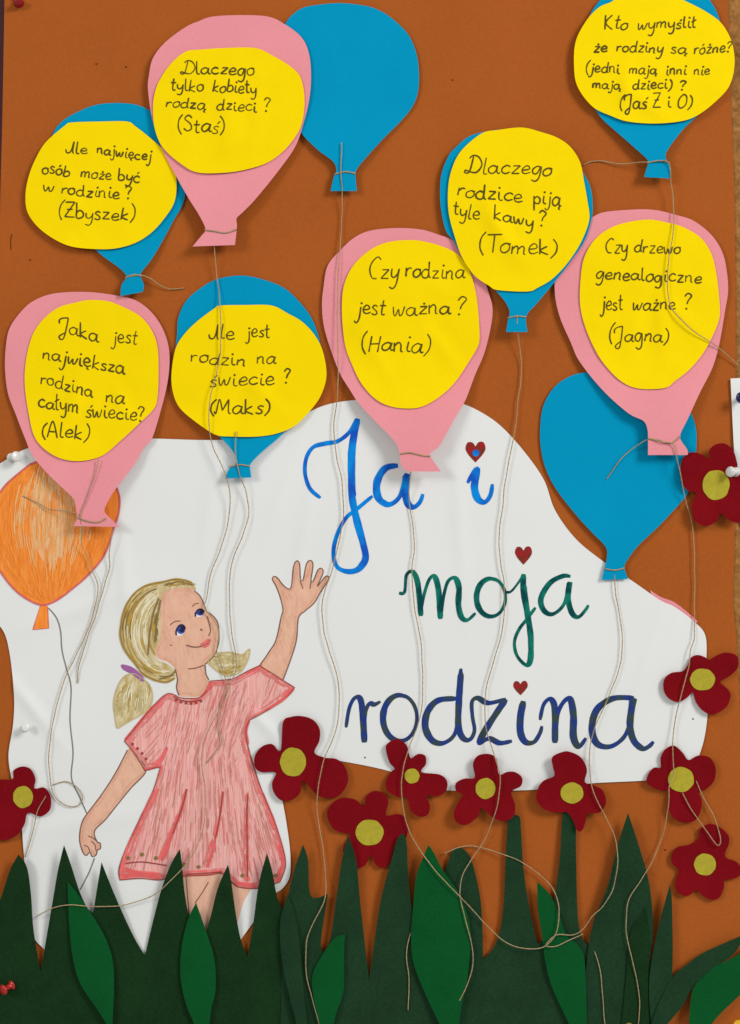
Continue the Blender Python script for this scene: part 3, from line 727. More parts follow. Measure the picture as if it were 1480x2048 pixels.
# Alek
balloon([(65, 603), (108, 587), (176, 584), (238, 592), (276, 603), (308, 630), (330, 668), (339, 711), (335, 765), (319, 830), (303, 879), (288, 895), (270, 927), (241, 965), (223, 990), (209, 1018), (214, 1030), (240, 1054, 1), (146, 1052, 1), (154, 1036), (150, 1006), (146, 996), (122, 973), (93, 945), (65, 911), (51, 879), (32, 830), (16, 787), (10, 736), (12, 690), (19, 657), (38, 628)],
        M_PINK, 3.2, 11, 780, 1050, 34, 'pink paper balloon over the drawn orange balloon, its note ending with the name Alek', [(153, 1034), (172, 1042), (196, 1044), (212, 1036)],
        [(151, 605), (176, 600), (214, 602), (249, 615), (281, 633), (303, 660), (315, 695), (317, 749), (315, 792), (308, 817), (273, 852), (238, 884), (205, 911), (162, 922), (122, 917), (89, 898), (68, 871), (57, 825), (50, 776), (50, 738), (57, 695), (70, 660), (92, 633), (119, 614)], 3.2,
        [('Jaka', 115, 664, 198, 683, 16), ('jest', 224, 684, 274, 690, 16), ('największa', 84, 716, 250, 750, 15), ('rodzina', 80, 766, 186, 796, 15), ('na', 210, 804, 250, 806, 15), ('całym', 75, 814, 158, 826, 15), ('świecie?', 170, 834, 290, 842, 15), ('(Alek)', 82, 872, 178, 880, 16)])
# Maks
balloon([(354, 671), (357, 634), (373, 601), (400, 577), (435, 558), (484, 551), (530, 560), (570, 577), (600, 605), (622, 634), (635, 666), (641, 700), (630, 760), (600, 830), (559, 874), (528, 900), (503, 925), (500, 935), (503, 955, 1), (450, 957, 1), (458, 938), (472, 926), (470, 910), (448, 882), (400, 840), (365, 780), (350, 720)],
        M_BLUE, 2.6, 8, 800, 955, 35, 'blue paper balloon above the drawn girl, its note ending with the name Maks', [(458, 934), (478, 930), (500, 932)],
        [(430, 616), (440, 611), (490, 610), (543, 611), (576, 627), (605, 644), (630, 671), (646, 704), (653, 750), (643, 788), (624, 817), (592, 850), (557, 866), (516, 873), (462, 873), (430, 869), (389, 842), (359, 815), (346, 785), (343, 747), (351, 698), (368, 669), (395, 642)], 4.2,
        [('Ile', 420, 675, 470, 678, 15), ('jest', 492, 674, 540, 674, 15), ('rodzin', 380, 722, 492, 734, 14), ('na', 512, 728, 552, 728, 14), ('świecie', 418, 772, 550, 768, 15), ('?', 566, 764, 582, 762, 16), ('(Maks)', 418, 828, 540, 828, 15)])
# Hania
balloon([(793, 456), (842, 459), (879, 470), (906, 481), (945, 515), (968, 560), (978, 588), (985, 616), (982, 651), (969, 705), (950, 750), (931, 800), (913, 831), (894, 865), (878, 893), (861, 906), (862, 915), (882, 943, 1), (819, 943, 1), (804, 934), (799, 906), (794, 890), (779, 871), (748, 840), (717, 806), (700, 780), (679, 745), (658, 689), (647, 648), (644, 608), (647, 575), (655, 532), (679, 502), (709, 475), (742, 461)],
        M_PINK, 3.4, 15, 700, 940, 36, 'pink paper balloon hanging over the title, its note ending with the name Hania', [(800, 908), (820, 906), (842, 910), (861, 912)],
        [(782, 483), (825, 480), (858, 485), (890, 495), (917, 510), (936, 535), (947, 565), (955, 608), (959, 670), (955, 694), (936, 726), (912, 762), (885, 789), (852, 810), (823, 817), (782, 813), (750, 797), (723, 767), (704, 729), (690, 689), (684, 629), (686, 581), (698, 545), (720, 516), (750, 494)], 3.2,
        [('Czy', 736, 557, 798, 559, 20), ('rodzina', 809, 555, 930, 557, 17), ('jest', 712, 628, 770, 632, 18), ('ważna', 784, 630, 902, 629, 17), ('?', 910, 628, 932, 626, 20), ('(Hania)', 721, 703, 860, 704, 18)])
# Jagna
balloon([(1183, 435), (1210, 424), (1269, 419), (1310, 420), (1353, 430), (1388, 442), (1423, 470), (1445, 505), (1454, 546), (1456, 584), (1450, 622), (1439, 686), (1425, 735), (1400, 785), (1375, 839), (1362, 865), (1361, 879), (1375, 900), (1375, 910, 1), (1296, 910, 1), (1296, 879), (1295, 859), (1287, 842), (1259, 828), (1219, 794), (1185, 757), (1156, 718), (1142, 686), (1120, 635), (1110, 589), (1112, 540), (1130, 480), (1155, 450)],
        M_PINK, 4.4, 9, 690, 910, 37, 'pink paper balloon at the right with a thread across its note about the family tree', [(1296, 877), (1318, 881), (1342, 886), (1361, 872)],
        [(1248, 446), (1296, 439), (1334, 445), (1366, 454), (1402, 476), (1423, 508), (1433, 549), (1439, 603), (1439, 635), (1426, 670), (1407, 705), (1380, 738), (1350, 762), (1329, 776), (1277, 777), (1242, 762), (1210, 730), (1188, 695), (1169, 649), (1160, 605), (1162, 551), (1169, 514), (1188, 481), (1215, 459)], 4.4,
        [('Czy', 1210, 507, 1256, 508, 17), ('drzewo', 1267, 504, 1362, 506, 14), ('genealogiczne', 1190, 558, 1404, 566, 14), ('jest', 1202, 620, 1246, 620, 16), ('ważne', 1264, 619, 1352, 620, 14), ('?', 1366, 616, 1384, 616, 16), ('(Jagna)', 1216, 681, 1337, 685, 16)])
# empty blue balloon, right
balloon([(1137, 754), (1170, 745), (1230, 744), (1290, 758), (1345, 785), (1378, 820), (1391, 853), (1393, 890), (1388, 940), (1376, 985), (1358, 1009), (1315, 1055), (1276, 1092), (1253, 1123), (1249, 1136), (1256, 1158, 1), (1203, 1160, 1), (1209, 1136), (1213, 1120), (1212, 1095), (1185, 1066), (1154, 1032), (1114, 981), (1091, 936), (1081, 890), (1081, 845), (1088, 808), (1108, 775)],
        M_BLUE, 2.6, 2.5, 930, 1160, 38, 'plain blue paper balloon without a note, under the pink balloon at the right', [(1210, 1138), (1230, 1141), (1249, 1136)], amp=0.4)
# Tomek
balloon([(950, 268), (1040, 258), (1110, 280), (1150, 320), (1172, 355), (1181, 375), (1185, 402), (1184, 435), (1170, 480), (1140, 525), (1106, 568), (1071, 610), (1056, 626), (1052, 640), (1055, 664, 1), (1012, 664, 1), (1016, 640), (1019, 622), (1007, 599), (980, 570), (930, 520), (906, 480), (892, 462), (883, 424), (880, 386), (883, 348), (895, 316), (909, 297)],
        M_BLUE, 5.6, 6, 540, 660, 39, 'blue paper balloon between the pink ones, its note ending with the name Tomek', [(1015, 636), (1034, 633), (1053, 634)],
        [(963, 267), (995, 260), (1044, 255), (1082, 264), (1114, 275), (1141, 294), (1160, 324), (1168, 362), (1175, 402), (1179, 435), (1171, 464), (1155, 497), (1130, 532), (1103, 559), (1076, 575), (1055, 583), (995, 580), (979, 572), (949, 551), (925, 516), (911, 478), (898, 429), (896, 381), (903, 340), (922, 302)], 7.2,
        [('Dlaczego', 932, 347, 1104, 350, 17), ('rodzice', 912, 392, 1046, 405, 16), ('piją', 1066, 405, 1122, 412, 16), ('tyle', 905, 428, 960, 440, 16), ('kawy', 986, 440, 1068, 453, 15), ('?', 1076, 450, 1094, 453, 15), ('(Tomek)', 956, 504, 1114, 510, 18)])
# Kto
balloon([(1296, 322), (1293, 337), (1288, 354, 1), (1342, 357, 1), (1339, 330), (1332, 307), (1366, 259), (1400, 225), (1430, 170), (1441, 110), (1441, 50), (1425, 8), (1395, -22), (1350, -40), (1290, -45), (1235, -30), (1200, 0), (1175, 40), (1162, 90), (1165, 150), (1180, 200), (1202, 235), (1231, 262), (1280, 305)],
        M_BLUE, 4.5, 6, 220, 355, 40, 'blue paper balloon in the top right corner, its note of five lines beginning Kto', [(1294, 326), (1318, 322), (1340, 325)],
        [(1152, 81), (1148, 130), (1155, 173), (1185, 213), (1223, 232), (1256, 243), (1310, 247), (1364, 242), (1396, 230), (1429, 205), (1458, 173), (1469, 130), (1464, 86), (1445, 49), (1418, 27), (1377, 5), (1335, -11), (1290, -15), (1245, -8), (1220, 5), (1199, 14), (1175, 38)], 6.4,
        [('Kto', 1207, 58, 1256, 58, 14), ('wymyślił', 1274, 58, 1392, 55, 13), ('że', 1186, 103, 1216, 103, 12), ('rodziny', 1232, 101, 1326, 107, 12), ('są', 1340, 106, 1374, 108, 11), ('różne?', 1387, 108, 1464, 101, 12),
         ('(jedni', 1170, 145, 1240, 147, 12), ('mają', 1257, 147, 1314, 149, 11), ('inni', 1331, 149, 1373, 150, 11), ('nie', 1387, 149, 1420, 149, 11), ('mają', 1184, 176, 1242, 179, 11), ('dzieci)', 1264, 178, 1344, 178, 11), ('?', 1358, 178, 1374, 178, 11), ('(Jaś', 1238, 215, 1294, 217, 14), ('Z i O)', 1304, 217, 1384, 215, 14)])

# ------------------------------------------------------------------ flowers
FLW = [
 ([(561, 1501), (566, 1444), (581, 1434), (602, 1432), (625, 1439), (639, 1457), (639, 1481), (629, 1505), (649, 1515), (673, 1518), (689, 1532), (696, 1552), (693, 1572), (676, 1593), (652, 1596), (632, 1588), (615, 1569), (605, 1562), (600, 1586), (585, 1599), (563, 1601), (548, 1586), (544, 1566), (551, 1545), (521, 1544), (509, 1532), (510, 1511), (524, 1493), (544, 1488)], (586, 1524, 26, 29), 3.6, 'large dark red paper flower touching the right side of the drawn dress'),
 ([(654, 1630), (662, 1609), (683, 1596), (710, 1599), (728, 1613), (732, 1593), (747, 1582), (767, 1586), (777, 1603), (772, 1630), (794, 1628), (808, 1633), (816, 1653), (811, 1677), (791, 1686), (781, 1724), (764, 1736), (750, 1728), (742, 1711), (730, 1731), (713, 1734), (689, 1711), (688, 1690), (700, 1670), (683, 1665), (666, 1657)], (739, 1665, 28, 26), 2.4, 'dark red paper flower standing lowest in the row, its lower petals behind two grass blades'),
 ([(772, 1501), (774, 1488), (794, 1478), (813, 1490), (818, 1508), (823, 1517), (835, 1508), (850, 1511), (852, 1528), (843, 1544), (879, 1549), (894, 1562), (892, 1582), (875, 1593), (855, 1591), (860, 1613), (855, 1630), (838, 1633), (821, 1620), (814, 1596), (798, 1594), (777, 1584), (771, 1566), (781, 1545), (789, 1537), (779, 1525)], (824, 1552, 15, 15), 3.6, 'small dark red paper flower with the smallest centre, below the second letter of rodzina'),
 ([(949, 1555), (946, 1528), (956, 1511), (979, 1508), (993, 1518), (996, 1542), (1001, 1550), (1013, 1544), (1030, 1544), (1044, 1555), (1042, 1572), (1023, 1584), (1030, 1609), (1027, 1633), (1006, 1642), (986, 1635), (962, 1616), (956, 1633), (932, 1650), (912, 1643), (908, 1623), (922, 1596), (925, 1588), (912, 1582), (912, 1566), (929, 1557)], (971, 1577, 20, 21), 6.6, 'dark red paper flower with five narrow petals below the letter z of rodzina'),
 ([(1104, 1515), (1121, 1505), (1138, 1503), (1162, 1515), (1174, 1539), (1170, 1564), (1189, 1571), (1206, 1582), (1212, 1606), (1199, 1625), (1175, 1627), (1172, 1640), (1165, 1660), (1155, 1662), (1147, 1643), (1135, 1625), (1118, 1625), (1091, 1620), (1074, 1603), (1074, 1582), (1086, 1562), (1108, 1552), (1106, 1535)], (1144, 1586, 23, 21), 6.6, 'dark red paper flower below the letter n of rodzina, standing on a thin grass blade'),
 ([(1321, 1535), (1321, 1515), (1331, 1498), (1348, 1491), (1365, 1505), (1377, 1520), (1396, 1511), (1419, 1515), (1431, 1535), (1428, 1562), (1409, 1581), (1397, 1583), (1404, 1603), (1397, 1633), (1379, 1645), (1352, 1640), (1336, 1616), (1336, 1584), (1314, 1579), (1294, 1566), (1296, 1549), (1308, 1535)], (1362, 1559, 26, 25), 3.8, 'dark red paper flower at the lower right corner of the white sheet'),
 ([(1397, 1677), (1399, 1660), (1416, 1648), (1436, 1652), (1456, 1670), (1458, 1687), (1450, 1707), (1453, 1716), (1473, 1724), (1484, 1741), (1473, 1756), (1450, 1760), (1448, 1775), (1439, 1795), (1423, 1800), (1402, 1789), (1394, 1780), (1375, 1792), (1355, 1785), (1350, 1765), (1357, 1741), (1345, 1728), (1343, 1711), (1355, 1694), (1379, 1689)], (1410, 1729, 22, 22), 2.6, 'dark red paper flower on bare orange card above the slanting leaves'),
 ([(1375, 1330), (1383, 1314), (1397, 1310), (1411, 1315), (1419, 1320), (1431, 1312), (1452, 1305), (1474, 1312), (1476, 1334), (1460, 1352), (1444, 1360), (1441, 1366), (1456, 1379), (1461, 1393), (1452, 1415), (1425, 1429), (1405, 1421), (1391, 1403), (1385, 1385), (1375, 1395), (1358, 1404), (1340, 1399), (1328, 1383), (1328, 1360), (1342, 1346), (1366, 1342)], (1405, 1359, 25, 22), 3.8, 'dark red paper flower halfway down the right edge of the white sheet'),
 ([(1361, 936), (1366, 916), (1383, 904), (1406, 910), (1419, 919), (1418, 902), (1429, 890), (1449, 887), (1466, 900), (1474, 924), (1478, 945), (1494, 955), (1500, 985), (1492, 1020), (1478, 1045), (1458, 1040), (1440, 1026), (1435, 1041), (1412, 1052), (1389, 1041), (1383, 1012), (1392, 987), (1375, 981), (1362, 961)], (1432, 970, 27, 30), 6.5, 'dark red paper flower held by a white pin beside the plain blue balloon'),
 ([(25, 1558), (27, 1541), (44, 1533), (61, 1538), (71, 1558), (69, 1577), (88, 1575), (101, 1592), (100, 1619), (81, 1633), (56, 1626), (49, 1649), (34, 1670), (10, 1680), (-20, 1675), (-35, 1630), (-30, 1590), (-25, 1565), (0, 1559)], (46, 1594, 20, 22), 3.8, 'dark red paper flower cut off by the left edge, left of the drawn girl'),
]
for i, (ol, c, base, lab) in enumerate(FLW):
    def d(x, y, base=base, c=c, i=i):
        r = math.hypot(x - c[0], y - c[1])
        return base + 1.6 * min(1.5, (r / 60) ** 2) + 0.8 * nz(x, y, 60 + i, 40)
    o = sheet('paper_flower', ol, d, M_RED, 0.35, 8, step=5)
    tag(o, lab, 'paper flower', 'dark red paper flowers')
    def dc(x, y, d=d): return d(x, y) + 0.75
    ce = [(c[0] + c[2] * math.cos(a * math.pi / 9) * (1 + .02 * math.sin(3 * a + i)), c[1] + c[3] * math.sin(a * math.pi / 9) * (1 + .025 * math.cos(2 * a + i))) for a in range(18)]
    sheet('flower_centre', ce, dc, M_CEN, 0.3, 8, parent=o, step=4)

# ------------------------------------------------------------------ grass and leaves
def d_blade(base, curl, seed, ytop=1640, ybot=1960):
    def d(x, y): return base + curl * (1 - sstep(ytop, ybot, y)) + (0.7 + 1.6 * (1 - sstep(1800, 2000, y))) * (nz(x, y * .3, seed, 36) + 0.4) + 0.3 * nz(x, y, seed + 1, 120)
    return d
GS = 'strips of green paper grass'
s1 = [(-30, 2080, 1), (-30, 1860), (0, 1800), (20, 1740), (37, 1709, 1), (54, 1735), (62, 1790), (66, 1850), (74, 1905), (81, 1944, 1), (92, 1880), (104, 1810), (116, 1740), (128, 1690, 1), (142, 1730), (160, 1785), (176, 1818), (187, 1826, 1), (192, 1790), (203, 1724, 1), (222, 1772), (246, 1828), (270, 1878), (290, 1911, 1), (304, 1850), (324, 1775), (344, 1724), (360, 1698, 1), (364, 1730), (370, 1790), (382, 1840), (412, 1866, 1), (422, 1830), (436, 1775), (456, 1729, 1), (462, 1760), (472, 1830), (482, 1880), (495, 1914, 1), (506, 1850), (518, 1765), (534, 1706, 1), (545, 1745), (556, 1800), (580, 1860), (640, 2080, 1)]
tag(sheet('grass_cutout', s1, d_blade(4.2, 7.5, 80, 1640, 1900), M_DG, 0.4, 12), 'dark green paper grass strip with jagged tips in front of the girl', 'paper grass', GS)
s2 = [(560, 2080, 1), (566, 1900), (575, 1800), (590, 1735), (606, 1689, 1), (616, 1720), (622, 1792), (656, 1788, 1), (642, 1880), (645, 1905, 1), (660, 1880), (672, 1800), (684, 1720), (696, 1670, 1), (712, 1720), (720, 1800), (730, 1890), (738, 1960, 1), (748, 1890), (762, 1800), (784, 1716), (798, 1672), (812, 1678), (817, 1760), (826, 1830), (850, 1930), (920, 2080, 1)]
tag(sheet('grass_cutout', s2, d_blade(5.0, 3.5, 82), M_DG2, 0.4, 12), 'dark green paper grass strip under the lowest red flower', 'paper grass', GS)
s3 = [(840, 2080, 1), (860, 1900), (880, 1790), (893, 1735), (905, 1702), (920, 1695), (938, 1710), (950, 1745), (961, 1800), (965, 1860), (966, 1920, 1), (992, 1886), (1006, 1822), (1012, 1704), (1016, 1630, 1), (1038, 1632), (1042, 1660), (1047, 1738), (1060, 1822), (1075, 1888, 1), (1092, 1870), (1110, 1790), (1120, 1710), (1127, 1622), (1150, 1624), (1152, 1704), (1155, 1822), (1162, 1870), (1175, 1890, 1), (1230, 2080, 1)]
tag(sheet('grass_cutout', s3, d_blade(3.4, 0.3, 84), M_DG2, 0.4, 12), 'dark green paper grass strip with one round-topped blade below the looped string', 'paper grass', GS)
s4 = [(1160, 2080, 1), (1172, 1940), (1185, 1850), (1214, 1775), (1236, 1688), (1256, 1626, 1), (1276, 1686), (1298, 1765), (1306, 1850), (1302, 1940), (1330, 2080, 1)]
tag(sheet('grass_cutout', s4, d_blade(5.6, 3.5, 86), M_DG2, 0.4, 12), 'tall broad dark green paper blade with a sharp tip right of the thin-stemmed flower', 'paper grass', 'single blades of green paper grass')
s5 = [(1306, 2080, 1), (1298, 1990), (1302, 1930), (1318, 1849), (1340, 1768, 1), (1344, 1810), (1344, 1950), (1326, 2010), (1318, 2080, 1)]
tag(sheet('grass_cutout', s5, d_blade(7.2, 1.5, 87), M_DG2, 0.4, 10), 'narrow dark green paper blade at the right end of the grass', 'paper grass', 'single blades of green paper grass')
s6 = [(1240, 2080, 1), (1252, 1960), (1262, 1860), (1290, 1812, 1), (1298, 1880), (1296, 1980), (1300, 2080, 1)]
tag(sheet('grass_cutout', s6, d_blade(7.6, 0.5, 88), M_DG, 0.4, 10), 'short dark green paper blade lying on the tall broad one', 'paper grass', 'single blades of green paper grass')

def leaf(ol, base, bulge, ax0, ax1, hw, mat, label, seed, group='green paper leaves'):
    (xa, ya), (xb, yb) = ax0, ax1
    L = math.hypot(xb - xa, yb - ya)
    nx, ny = -(yb - ya) / L, (xb - xa) / L
    def d(x, y):
        o = ((x - xa) * nx + (y - ya) * ny) / hw
        return base + bulge * (1 - min(1.6, abs(o)) ** 1.5) + 0.6 * nz(x, y, seed, 90)
    tag(sheet('paper_leaf', ol, d, mat, 0.35, 9), label, 'paper leaf', group)
leaf([(135, 1764, 1), (148, 1778), (179, 1822), (209, 1872), (225, 1920), (228, 1980), (223, 2080, 1), (228, 2080, 1), (213, 2048), (189, 2011), (159, 1964), (145, 1913), (138, 1845)], 8.2, 2.2, (140, 1780), (222, 2050), 42, M_LG, 'bright green paper leaf lowest left, under the straight cross string', 91)
leaf([(392, 1805, 1), (412, 1862), (429, 1920), (431, 1980), (422, 2021), (416, 2080, 1), (396, 2080, 1), (388, 2048), (372, 2008), (361, 1953), (363, 1896), (375, 1842)], 8.0, 2.2, (393, 1810), (402, 2060), 36, M_LG, 'bright green pointed paper leaf below the legs of the drawn girl', 92)
leaf([(575, 1788, 1), (590, 1830), (600, 1900), (608, 1990), (618, 2080, 1), (602, 2080, 1), (584, 2012), (566, 1935), (560, 1850)], 9.0, 1.6, (578, 1790), (604, 2060), 22, M_DG2, 'narrow grey-green curled paper leaf left of the hanging string', 93)
leaf([(690, 1868, 1), (688, 1907), (687, 1981), (672, 2028), (660, 2080, 1), (646, 2080, 1), (630, 2010), (624, 1970), (628, 1940), (649, 1903), (669, 1876)], 8.6, 1.8, (680, 1880), (652, 2060), 32, M_LG, 'short bright green paper leaf right of the hanging string', 94)
leaf([(857, 1690, 1), (868, 1706), (886, 1741), (918, 1787), (938, 1840), (941, 1890), (934, 1960), (922, 2020), (914, 2080, 1), (895, 2080, 1), (879, 2048), (852, 1991), (828, 1930), (822, 1880), (825, 1830), (832, 1755), (846, 1715)], 8.4, 3.0, (858, 1700), (898, 2060), 58, M_LG, 'widest bright green paper leaf, with a string crossing its tip', 95)
leaf([(1074, 1763, 1), (1100, 1790), (1118, 1830), (1134, 1872), (1158, 1892), (1170, 1930), (1174, 2080, 1), (1150, 2080, 1), (1138, 2048), (1104, 1974), (1090, 1920), (1084, 1870), (1076, 1820)], 6.8, 1.6, (1078, 1770), (1160, 2060), 44, M_LG, 'bright green paper leaf inside the loop of string', 96)
leaf([(1490, 1868, 1), (1470, 1905), (1430, 1935), (1389, 1968), (1366, 2010), (1335, 2048), (1310, 2080, 1), (1296, 2080, 1), (1310, 2025), (1343, 1957), (1370, 1932), (1402, 1908), (1440, 1890)], 8.6, 1.4, (1452, 1893), (1310, 2060), 28, M_DG2, 'dark green paper leaf slanting to the right above the bright corner leaf', 97)
leaf([(1510, 1885, 1), (1480, 1907), (1419, 1940), (1392, 1967), (1382, 1995), (1376, 2080, 1), (1402, 2080, 1), (1433, 2036), (1480, 1990), (1520, 1950, 1)], 9.8, 1.8, (1500, 1910), (1390, 2060), 46, M_LG, 'bright green paper leaf slanting out of the lower right corner', 98)

# ------------------------------------------------------------------ strings
GT = 'jute strings hanging from the balloons'
def string(pts, label, hang=4.0, seed=1, r=0.52):
    tag(tube('string', pts, r, None, hang, False, None, seed, 0.45), label, 'string', GT)
string([(683, 285), (682, 340), (684, 385), (684, 430), (680, 500), (676, 560), (675, 640), (676, 720), (675, 790), (668, 850), (672, 905), (683, 960), (687, 1020), (680, 1075), (664, 1140), (651, 1179), (644, 1210), (647, 1257), (655, 1290), (668, 1330), (677, 1370), (678, 1420), (672, 1460), (660, 1490), (648, 1520), (637, 1570), (634, 1620), (645, 1690), (650, 1740), (651, 1790), (640, 1820), (620, 1860), (612, 1900), (613, 1950), (625, 2000), (642, 2060)],
       'long jute string from the plain blue top balloon down past the J to the grass', 4, 1)
string([(428, 478), (432, 540), (438, 580), (441, 640), (441, 700), (432, 750), (420, 800), (418, 850), (425, 890), (440, 925), (455, 960), (460, 1000), (455, 1050), (440, 1100), (421, 1150), (413, 1197), (410, 1216), (426, 1238), (437, 1262), (434, 1305), (446, 1340), (453, 1375), (442, 1420), (438, 1455), (444, 1483), (430, 1505), (413, 1526)],
       'jute string from the pink top balloon running over the Maks note and the girl', 4, 2)
string([(472, 862), (471, 900), (478, 945), (492, 985), (497, 1030), (485, 1072), (468, 1112), (460, 1150), (459, 1200), (463, 1260), (471, 1310), (472, 1338), (462, 1365), (452, 1392), (436, 1424), (418, 1458), (406, 1490), (404, 1530), (409, 1570), (410, 1629), (402, 1670), (386, 1708), (365, 1737), (338, 1764), (314, 1786), (280, 1801), (243, 1811), (186, 1813), (135, 1810), (101, 1818), (71, 1834)],
       'jute string from the Maks balloon over the red dress, ending straight across the left grass', 4, 3)
string([(226, 1050), (219, 1105), (219, 1135), (211, 1162), (205, 1184), (193, 1225), (178, 1265), (166, 1305), (157, 1335), (155, 1366)], 'short jute string under the knot of the Alek balloon ending loose on the white paper', 3, 4)
string([(46, 992), (79, 1008), (97, 1018), (142, 1024), (160, 1034), (162, 1062), (163, 1089), (173, 1109), (179, 1131), (193, 1160), (196, 1180), (188, 1220), (172, 1268), (150, 1315), (128, 1362), (114, 1410), (103, 1460), (98, 1510), (101, 1566), (113, 1597), (135, 1612), (158, 1610), (165, 1592), (150, 1572), (130, 1563), (105, 1570)],
       'jute string across the drawn orange balloon ending in a small loop left of the girl', 2.5, 5)
string([(197, 918), (192, 945), (178, 985), (164, 1018), (160, 1036)], 'short jute string end lying up the tail of the pink Alek balloon', 0.3, 6, 0.52)
string([(92, 1592), (75, 1622), (66, 1662), (51, 1714)], 'short jute string from the flower at the left edge', 1.0, 7)
string([(822, 942), (818, 985), (821, 1025), (828, 1065), (828, 1100), (824, 1140), (827, 1194), (833, 1240), (842, 1284), (845, 1340), (844, 1411), (836, 1449), (818, 1495), (806, 1540), (803, 1580), (808, 1625), (816, 1655), (838, 1697), (879, 1751), (919, 1792), (963, 1839), (996, 1873), (1027, 1892), (1067, 1898), (1094, 1889), (1113, 1863), (1118, 1816), (1104, 1775), (1074, 1745), (1030, 1718), (969, 1697), (929, 1692), (888, 1707)],
       'jute string from the Hania balloon ending in the big loop over the grass', 4, 8)
string([(1034, 630), (1036, 668), (1042, 720), (1042, 760), (1035, 810), (1030, 860), (1018, 920), (1010, 970), (1003, 1030), (998, 1080), (1002, 1130), (1008, 1170), (1008, 1230), (1000, 1280), (985, 1330), (972, 1380), (970, 1430), (975, 1470), (988, 1508), (1000, 1555), (996, 1603), (983, 1647), (969, 1680), (942, 1721), (925, 1751), (920, 1789), (929, 1832), (942, 1883), (946, 1927), (935, 1968), (919, 2002)],
       'jute string from the Tomek balloon down to the widest bright green leaf', 4, 9)
string([(821, 1866), (813, 1907), (818, 1961), (816, 2020)], 'short loose string end left of the widest bright green leaf', 0.5, 10)
string([(1229, 1150), (1231, 1185), (1236, 1212), (1243, 1257), (1244, 1306), (1237, 1342), (1225, 1375), (1210, 1410), (1190, 1455), (1180, 1495), (1180, 1552), (1189, 1589), (1209, 1630), (1226, 1664), (1234, 1694), (1234, 1738), (1226, 1778), (1206, 1812), (1185, 1832), (1165, 1859), (1145, 1870), (1113, 1870), (1092, 1890), (1110, 1893), (1140, 1880), (1166, 1868)],
       'jute string from the plain blue right balloon down to a small loop on the leaf', 4, 11)
string([(1166, 331), (1180, 324), (1205, 322), (1240, 328), (1275, 325), (1300, 324), (1336, 324), (1342, 365), (1346, 400), (1348, 446), (1345, 476), (1338, 514), (1335, 562), (1338, 605), (1348, 624), (1366, 643), (1391, 665), (1421, 684), (1445, 702), (1478, 732)],
       'jute string from the top right balloon crossing the family tree note', 2.5, 12, 0.54)
string([(1213, 958), (1230, 933), (1253, 907), (1279, 888), (1298, 879), (1324, 884), (1346, 888), (1354, 916), (1372, 1004), (1381, 1032), (1388, 1089), (1389, 1146), (1389, 1231), (1388, 1275), (1381, 1302), (1378, 1332), (1371, 1358), (1362, 1393), (1356, 1413), (1348, 1454), (1346, 1484), (1346, 1514), (1347, 1545), (1338, 1576), (1336, 1620), (1325, 1670), (1304, 1724), (1281, 1761), (1257, 1802), (1252, 1849), (1257, 1890), (1271, 1947), (1279, 2001), (1276, 2060)],
       'jute string from the pink right balloon down the right side through two flowers', 2.5, 13)
string([(1365, 1586), (1385, 1623), (1412, 1660), (1434, 1690), (1441, 1677), (1429, 1636), (1409, 1599), (1392, 1562)], 'narrow loop of jute string between the two lowest right flowers', 1.0, 14)
string([(1189, 1903), (1200, 1940), (1205, 1991), (1211, 2060)], 'short loose string end on the foot of the tall broad blade', 0.5, 15)
string([(254, 554), (280, 550), (300, 557), (318, 569), (340, 578), (368, 576)], 'short curling string end at the knot of the Zbyszek balloon', 1.5, 16, 0.54)

# ------------------------------------------------------------------ loose sheet and pins
def d_side(x, y): return 2.0 + 1.2 * nz(x, y, 70, 80)
tag(sheet('paper_sheet', [(1461, 757, 1), (1560, 752, 1), (1570, 1200, 1), (1476, 1030, 1), (1468, 900)], d_side, M_SHEET, 0.25, 14),
    'edge of another white paper pinned at the right border', 'paper sheet')

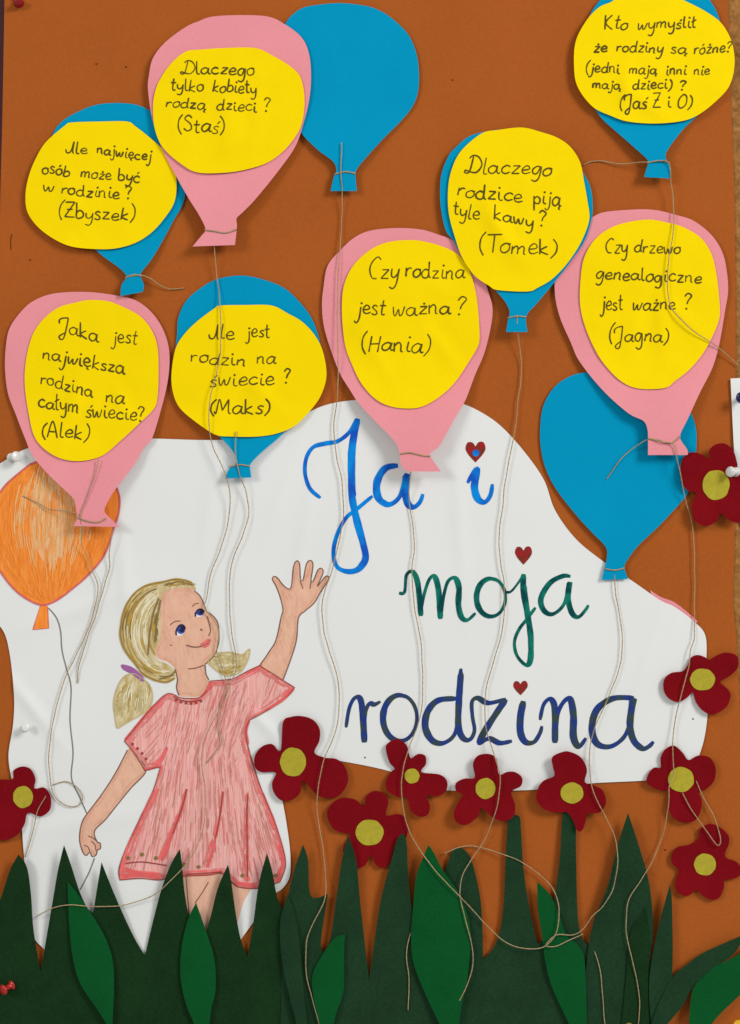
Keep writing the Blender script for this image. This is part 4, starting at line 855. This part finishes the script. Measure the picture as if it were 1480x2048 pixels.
def mat_plastic(name, col):
    m = bpy.data.materials.new(name); m.use_nodes = True
    b = m.node_tree.nodes['Principled BSDF']
    b.inputs['Base Color'].default_value = (*col, 1); b.inputs['Roughness'].default_value = 0.25
    return m
M_STEEL = mat_plain('steel', (0.5, 0.5, 0.5), 0.3, 0.5, 1)
GP = 'push pins in the board'
def pin(px, py, tilt, color, label, s=1.0):
    """a plastic push pin whose foot stands at (px, py), leaning by tilt (x, z)"""
    foot = P(px, py, surface(px, py) + 0.2)
    ax = Vector((tilt[0], -1, tilt[1])).normalized()
    u = ax.cross(Vector((0, 0, 1))).normalized(); v = u.cross(ax)
    prof = [(0.1, 0), (4.6, 0), (4.9, .5), (4.6, 1.2), (3.2, 1.8), (2.6, 3.0), (2.5, 6.5), (2.9, 8.4), (4.4, 9.6), (5.2, 10.4), (5.3, 11.2), (4.9, 12.0), (3.4, 12.5), (0.1, 12.7)]
    K = 24; V = []; F = []
    for r, h in prof:
        for j in range(K):
            a = 2 * math.pi * j / K
            V.append(foot + (ax * h + u * (r * math.cos(a)) + v * (r * math.sin(a))) * 0.001 * s)
    for i in range(len(prof) - 1):
        for j in range(K): F.append([i * K + j, i * K + (j + 1) % K, (i + 1) * K + (j + 1) % K, (i + 1) * K + j])
    o = link('push_pin', V, F, color)
    tag(o, label, 'push pin', GP)
    V = []; F = []
    for h in (0.3, -4.0):
        for j in range(8):
            a = math.pi * j / 4
            V.append(foot + (ax * h + u * (.5 * math.cos(a)) + v * (.5 * math.sin(a))) * 0.001)
    for j in range(8): F.append([j, (j + 1) % 8, 8 + (j + 1) % 8, 8 + j])
    link('needle', V, F, M_STEEL, o)
R = mat_plastic('red_plastic', (0.30, 0.004, 0.008)); Wp = mat_plastic('white_plastic', (0.70, 0.69, 0.64)); Yp = mat_plastic('yellow_plastic', (0.75, 0.42, 0.01)); Bp = mat_plastic('blue_plastic', (0.005, 0.008, 0.07))
O = mat_plastic('orange_red_plastic', (0.42, 0.02, 0.01))
pin(34, -6, (0.5, -1.3), R, 'dark red push pin in the top left corner of the card')
pin(22, 916, (0.85, 0.15), Wp, 'white push pin at the upper left edge of the white sheet')
pin(50, 1456, (0.3, 0.2), Wp, 'white push pin on the white sheet left of the girl', 0.8)
pin(1472, 944, (-0.9, 0.0), Wp, 'white push pin holding the right edge flower')
pin(24, 1970, (-0.75, -0.25), O, 'bright red push pin in the lower left grass')
pin(1478, 2052, (-0.3, 0.4), Yp, 'yellow push pin in the lower right corner')
pin(1255, 2058, (0.05, 0.6), mat_plastic('brass_plastic', (0.28, 0.17, 0.04)), 'brass coloured push pin at the foot of the tall blade', 0.8)
pin(1482, 796, (-0.2, 0.0), Bp, 'dark blue push pin in the loose white paper at the right border')
